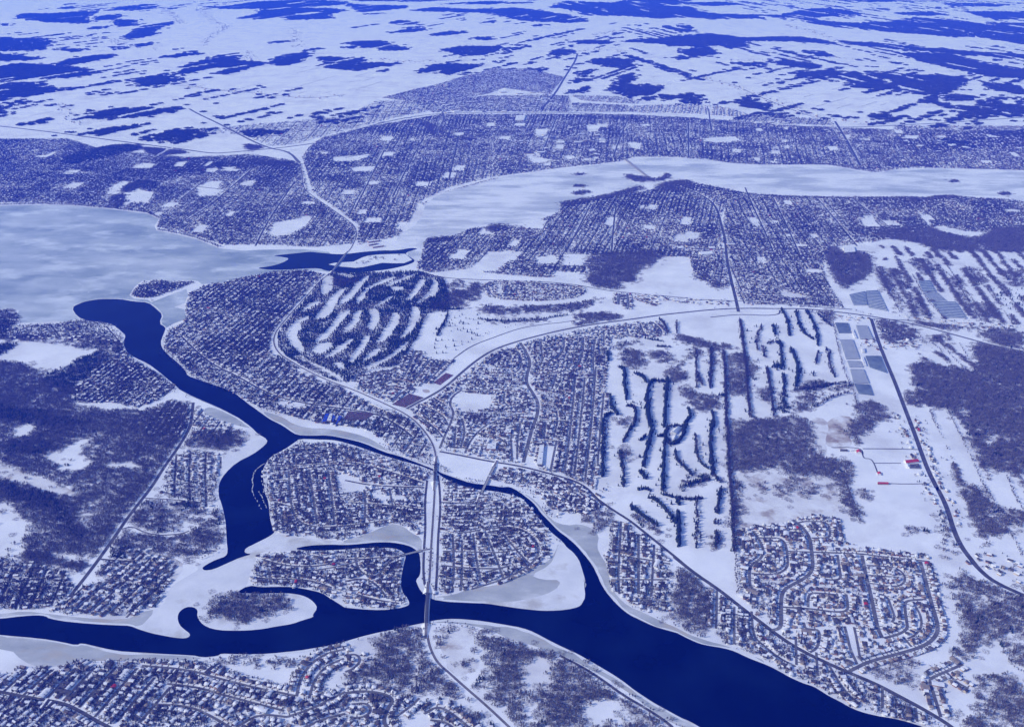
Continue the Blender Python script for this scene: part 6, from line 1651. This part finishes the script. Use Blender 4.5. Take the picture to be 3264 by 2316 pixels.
# ---- the western golf course: planted all over, with fairways cut through
FAIR = [chaikin(P('w: ' + q), 2, True) for q in (
 "320 60 380 40 400 70 390 140 340 180 310 170", "410 25 550 40 545 60 440 50", "620 40 650 50 590 120 560 160 530 200 470 240 430 250 450 210 500 160 560 90", "820 50 830 65 720 110 660 130 620 170 610 210 570 240 555 220 570 180 640 120 740 70",
 "960 30 1000 20 900 70 780 120 760 110 860 60", "800 115 880 120 880 145 820 150 790 135", "830 170 800 200 740 240 690 260 700 240 760 200", "290 215 300 240 230 270 180 300 170 290 220 240", "480 130 470 160 430 200 410 260 380 310 330 340 270 340 280 310 330 260 370 200 420 150",
 "220 320 230 350 160 380 180 420 150 430 150 480 190 520 185 575 130 550 90 490 75 430 110 380 160 345", "510 280 500 310 450 370 400 420 380 460 330 490 260 510 300 460 360 410 400 360 420 320 470 290", "600 270 590 310 560 380 500 430 450 440 500 380 540 330 520 310",
 "640 280 690 270 720 310 710 370 680 420 650 420 630 380 660 340", "800 290 860 320 840 380 800 450 740 500 690 510 720 460 760 400 800 330", "940 250 980 270 1000 320 970 380 930 440 850 480 870 450 910 390 930 320", "390 510 370 560 300 590 250 570 260 530 330 500",
 "540 470 510 510 450 570 400 600 330 620 380 570 440 520", "650 450 640 500 590 580 540 640 500 640 520 590 580 520 600 470", "730 550 700 590 640 620 590 650 600 620 650 570 690 545", "930 480 890 540 830 600 740 650 640 690 610 680 680 640 780 600 860 530",
 "120 590 200 610 280 660 380 710 460 745 440 765 330 730 220 690 150 640", "390 640 440 640 480 680 470 700 420 680", "1030 60 1020 110 960 190 880 220 940 160 990 80", "1090 60 1120 100 1120 170 1000 230 960 230 1040 180 1070 120", "1085 292 1185 298 1115 455 980 450 1035 340", "1200 305 1310 295 1310 600 1100 600 960 520 980 470 1125 460")]
course = P("w: 400 10 700 20 990 10 1160 60 1200 200 1190 290 1050 300 980 460 930 540 850 660 640 700 490 780 300 750 100 640 20 560 10 450 80 330 200 180 300 80")
pg = fill_poly(course, 6.6, .5, None, 9)
for q in FAIR:
    q = q.mean(0) + (q - q.mean(0)) * 1.06
    pg = pg[~inside(pg + rng.normal(0, 2.0, pg.shape), q)]
for ln, hw in ROADS:
    pg = pg[~near_line(pg, ln, hw + 6)]
pg = pg[~inside(pg, WATER2)]
pg = pg[rng.random(len(pg)) < .48 + .5 * vnoise(pg, 60, 31)]
pk = rng.random(len(pg)) < np.clip(1.5 * vnoise(pg, 85, 33) - .05, .12, .9)

# ---- golf course tree lines; the nearest trees stand one by one
GOLF = [  # line, trees per 3 m, conifer share, words for the line
 ("l: 400 530 450 545 500 590 560 660 600 710", 2.4, .9, 'the slanting golf row nearest the river'), ("l: 280 590 340 640 400 690 470 730", 2.2, .9, 'the row above the riverside boulevard'), ("l: 610 630 615 740 615 870", 2.4, .9, 'the upright row at the lower golf end'),
 ("l: 735 540 740 700 735 880", .8, .4, 'the thin row right of it'), ("l: 910 470 890 560 880 640", 1.8, .7, 'the row beside the boundary hedge'), ("l: 880 770 870 880", 1.6, .5, 'the lowest row by the boundary hedge'), ("l: 500 510 600 540 700 550 780 540", 1.6, .8, 'the row crossing the lower golf course'),
 ("l: 600 540 620 585", 2, .9, ''), ("l: 330 480 390 470 420 490", 1.8, .8, ''), ("l: 90 0 90 200 85 390", 2.2, .9, ''), ("l: 290 40 230 150", 2, .7, ''), ("l: 210 210 220 300 240 390", 1.4, .5, ''), ("l: 230 400 230 460", 1.6, .8, ''), ("l: 430 0 420 120 390 210 370 320", 2.6, .9, ''), ("l: 350 350 390 400", 2.4, .9, ''),
 ("l: 390 105 350 140", 2, .9, ''), ("l: 540 40 520 120 510 250 510 350 500 490", 2.2, .9, ''), ("l: 660 30 645 110 600 160 550 170 530 120", 2.4, .9, ''), ("l: 470 110 520 110", 2, .9, ''), ("l: 560 40 650 40", 1.8, .9, ''), ("l: 590 210 600 270 660 330 710 380", 1.6, .7, ''), ("l: 640 460 720 430 830 410", 1.6, .6, ''),
 ("l: 730 100 740 250 780 310 810 330", 1.2, .4, ''), ("l: 850 0 830 130 840 250 850 370", 2.2, .7, ''), ("l: 850 370 900 430", 1.6, .5, ''), ("l: 950 0 960 250 970 400 990 700 995 911", 1.6, .15, ''), ("l: 880 690 880 720", 1.8, .3, ''),
 ("e: 210 415 240 430 240 550 255 600 250 640", 2.8, .9, ''), ("e: 320 455 370 480 390 520", 2.6, .9, ''), ("e: 440 505 410 530 395 600 400 700 415 825", 2.6, .9, ''), ("e: 440 505 520 515", 1.8, .9, ''), ("e: 540 490 530 560 525 650 520 740 515 825", 2.8, .9, ''), ("e: 140 610 150 680 190 745", 2.4, .9, ''), ("e: 145 730 100 760 90 825", 2.4, .9, ''),
 ("e: 260 680 310 690 320 740 300 825", 2.2, .7, ''), ("e: 680 700 700 750 660 800", 2.4, .9, ''), ("e: 735 300 735 450 740 560", 1.0, .2, ''), ("e: 840 280 840 400 830 560", 1.8, .3, ''), ("e: 740 450 780 540", 1.4, .2, ''), ("e: 920 300 935 450 940 600 945 825", 2.0, .1, ''), ("e: 1040 90 1060 250 1080 400 1090 600 1110 760", 1.6, .1, ''),
 ("e: 1190 130 1150 200 1160 300", .9, .2, ''), ("e: 1200 270 1210 350", 1.0, .2, ''), ("e: 1220 420 1240 530", 1.2, .2, ''), ("e: 380 215 500 235", .8, 1, ''), ("e: 460 270 550 275", 1.2, .9, ''), ("e: 120 310 130 370", 2.5, .95, ''), ("e: 600 100 600 180", 1, .1, ''), ("e: 480 80 520 120 540 180", 1.6, .1, ''), ("e: 890 605 935 612", 1.6, .9, ''), ("e: 840 720 860 780 850 825", 2, .5, ''),
 ("6: 650 370 690 440 700 540", 1.8, .8, ''), ("6: 740 380 760 460 790 520 850 560", 1.6, .8, ''), ("6: 810 380 850 450 880 530 880 600", 1.6, .8, ''), ("6: 880 400 930 450 970 480", 1.2, .4, ''), ("6: 600 470 610 530", 1.8, .95, ''), ("6: 640 570 650 680 660 740", 1.6, .8, ''), ("6: 560 740 580 850 600 1050", 1.2, .3, ''),
 ("6: 710 620 740 680 760 760 740 860", 2.0, .9, ''), ("6: 880 640 870 720", 1, .3, ''), ("6: 940 620 960 740 990 800", 1, .3, ''), ("6: 660 780 670 850 660 960", 1.6, .7, ''), ("6: 600 740 650 720 650 750", 1.5, 1, ''), ("6: 760 880 860 870 1000 840 1080 840", 1.2, .4, ''), ("6: 880 980 960 930 1080 900", .9, .1, ''), ("6: 560 590 600 575 640 590", 1, .5, ''),
 ("5: 440 350 560 365 650 370 750 370", 1.2, .8, ''), ("5: 650 390 640 440 600 500 580 540", .8, .8, ''), ("5: 840 430 1000 450 1200 440 1400 405", .6, .8, '')]
gl_bare, gl_con, lone = [pg[~pk]], [pg[pk]], []
for s, rate, con, words in GOLF:
    ln = densify(chaikin(P(s), 1), 2.3 / rate)
    p = ln + rng.normal(0, 1, ln.shape) * (1.8 + 6 * vnoise(ln, 40, 8) ** 2)[:, None]
    far_ = rng.random(len(p)) < .04
    p[far_] += rng.normal(0, 14, (far_.sum(), 2))
    p = p[vnoise(p, 26, 12) > .05]
    k = rng.random(len(p)) < con
    if words:
        for j in range(len(p)):
            lone.append((p[j], k[j], words, j, len(p), image_xy(ln[:1])[0], image_xy(ln[-1:])[0]))
    else:
        gl_con.append(p[k])
        gl_bare.append(p[~k])
lone.sort(key=lambda q: q[0][0] ** 2 + q[0][1] ** 2)
con_parts = []
for _ in range(3):
    a, b, c, d = conifer_geo(pr, 12 + 1.5 * _, 2.9 + .2 * _)
    con_parts.append((mesh_np('crown', a, [b], ['needle']), mesh_np('trunk', c, [d], ['bark'])))
bare_parts = []
for _ in range(3):
    v, f = bare_tree_geo(pr, 12 + _, 4.2, 90, .36)
    bare_parts.append((mesh_np('crown', v, [f[3:]], ['twig']), mesh_np('trunk', v[:9], [f[:3]], ['bark'])))
for q, (p, isc, words, j, n, i0, i1) in enumerate(lone):
    if q >= 300:
        (gl_con if isc else gl_bare).append(p[None])
        continue
    dv = i1 - i0
    end = ('top' if dv[1] > 0 else 'bottom') if abs(dv[1]) * 1.2 > abs(dv[0]) else ('left' if dv[0] > 0 else 'right')
    root = empty('conifer_tree' if isc else 'bare_tree', (p[0], p[1], 0), f"{ordinal(j + 1)} tree from the {end}, {'conifer' if isc else 'bare'}, in {words}", 'tree', 'trees in the golf course rows', rz=rng.uniform(0, 6.28))
    c, t = (con_parts if isc else bare_parts)[q % 3]
    sc = rng.uniform(.85, 1.45)
    for nm, me in (('crown', c), ('trunk', t)):
        add(nm, me, parent=root).scale = (sc, sc, sc * rng.uniform(.9, 1.15))
# loose conifers on the fairways and young plantings
for s, n in [("5: 560 410 850 400 850 560 700 650 560 660", 60), ("6: 580 470 640 470 640 560 600 560", 16), ("6: 600 700 670 700 670 760 590 760", 22), ("6: 420 440 520 440 520 700 440 900", 14), ("6: 1980 240 2189 240 2189 400 2080 380", 60),
             ("6: 780 770 880 770 860 800", 10), ("5: 1780 960 1880 940 1880 1000", 12), ("6: 460 810 500 810 490 840", 6)]:
    poly = P(s)
    q = rng.uniform(poly.min(0), poly.max(0), (n * 3, 2))
    gl_con.append(q[inside(q, poly)][:n])
scatter('golf_conifers', np.vstack(gl_con), CONI, 'dark conifer rows between the golf fairways', .6, 1.6)
scatter('golf_bare_trees', np.vstack(gl_bare), BARE, 'bare trees in the rows between the golf fairways', .7, 1.5)
print('woods', len(bare_p), len(con_p), 'far', len(far), 'hedge', len(hedge), 'lone', len(lone))
# ------------------------------------------------------------------ air
hz = Geo()
hz.prism([(GX0 - 800, GY0 - 800), (GX1 + 800, GY0 - 800), (GX1 + 800, GY1 + 800), (GX0 - 800, GY1 + 800)], -1.0, 2080.0, 'snow', bottom=True)
hm = bpy.data.materials.new('thin_air')
hm.use_nodes = True
hn = hm.node_tree
hn.nodes.remove(hn.nodes['Principled BSDF'])
pv = hn.nodes.new('ShaderNodeVolumePrincipled')
pv.inputs['Color'].default_value = (.022, .085, 1.0, 1)
pv.inputs['Absorption Color'].default_value = (.56, .68, 1, 1)
pv.inputs['Density'].default_value = 1 / 19500.0
pv.inputs['Anisotropy'].default_value = 0.0
hn.links.new(pv.outputs[0], hn.nodes['Material Output'].inputs['Volume'])
M['thin_air'] = hm
hz.mats = ['thin_air']
haze = add('haze', hz.build('haze'), 'thin blue air over the whole plain', kind='stuff')
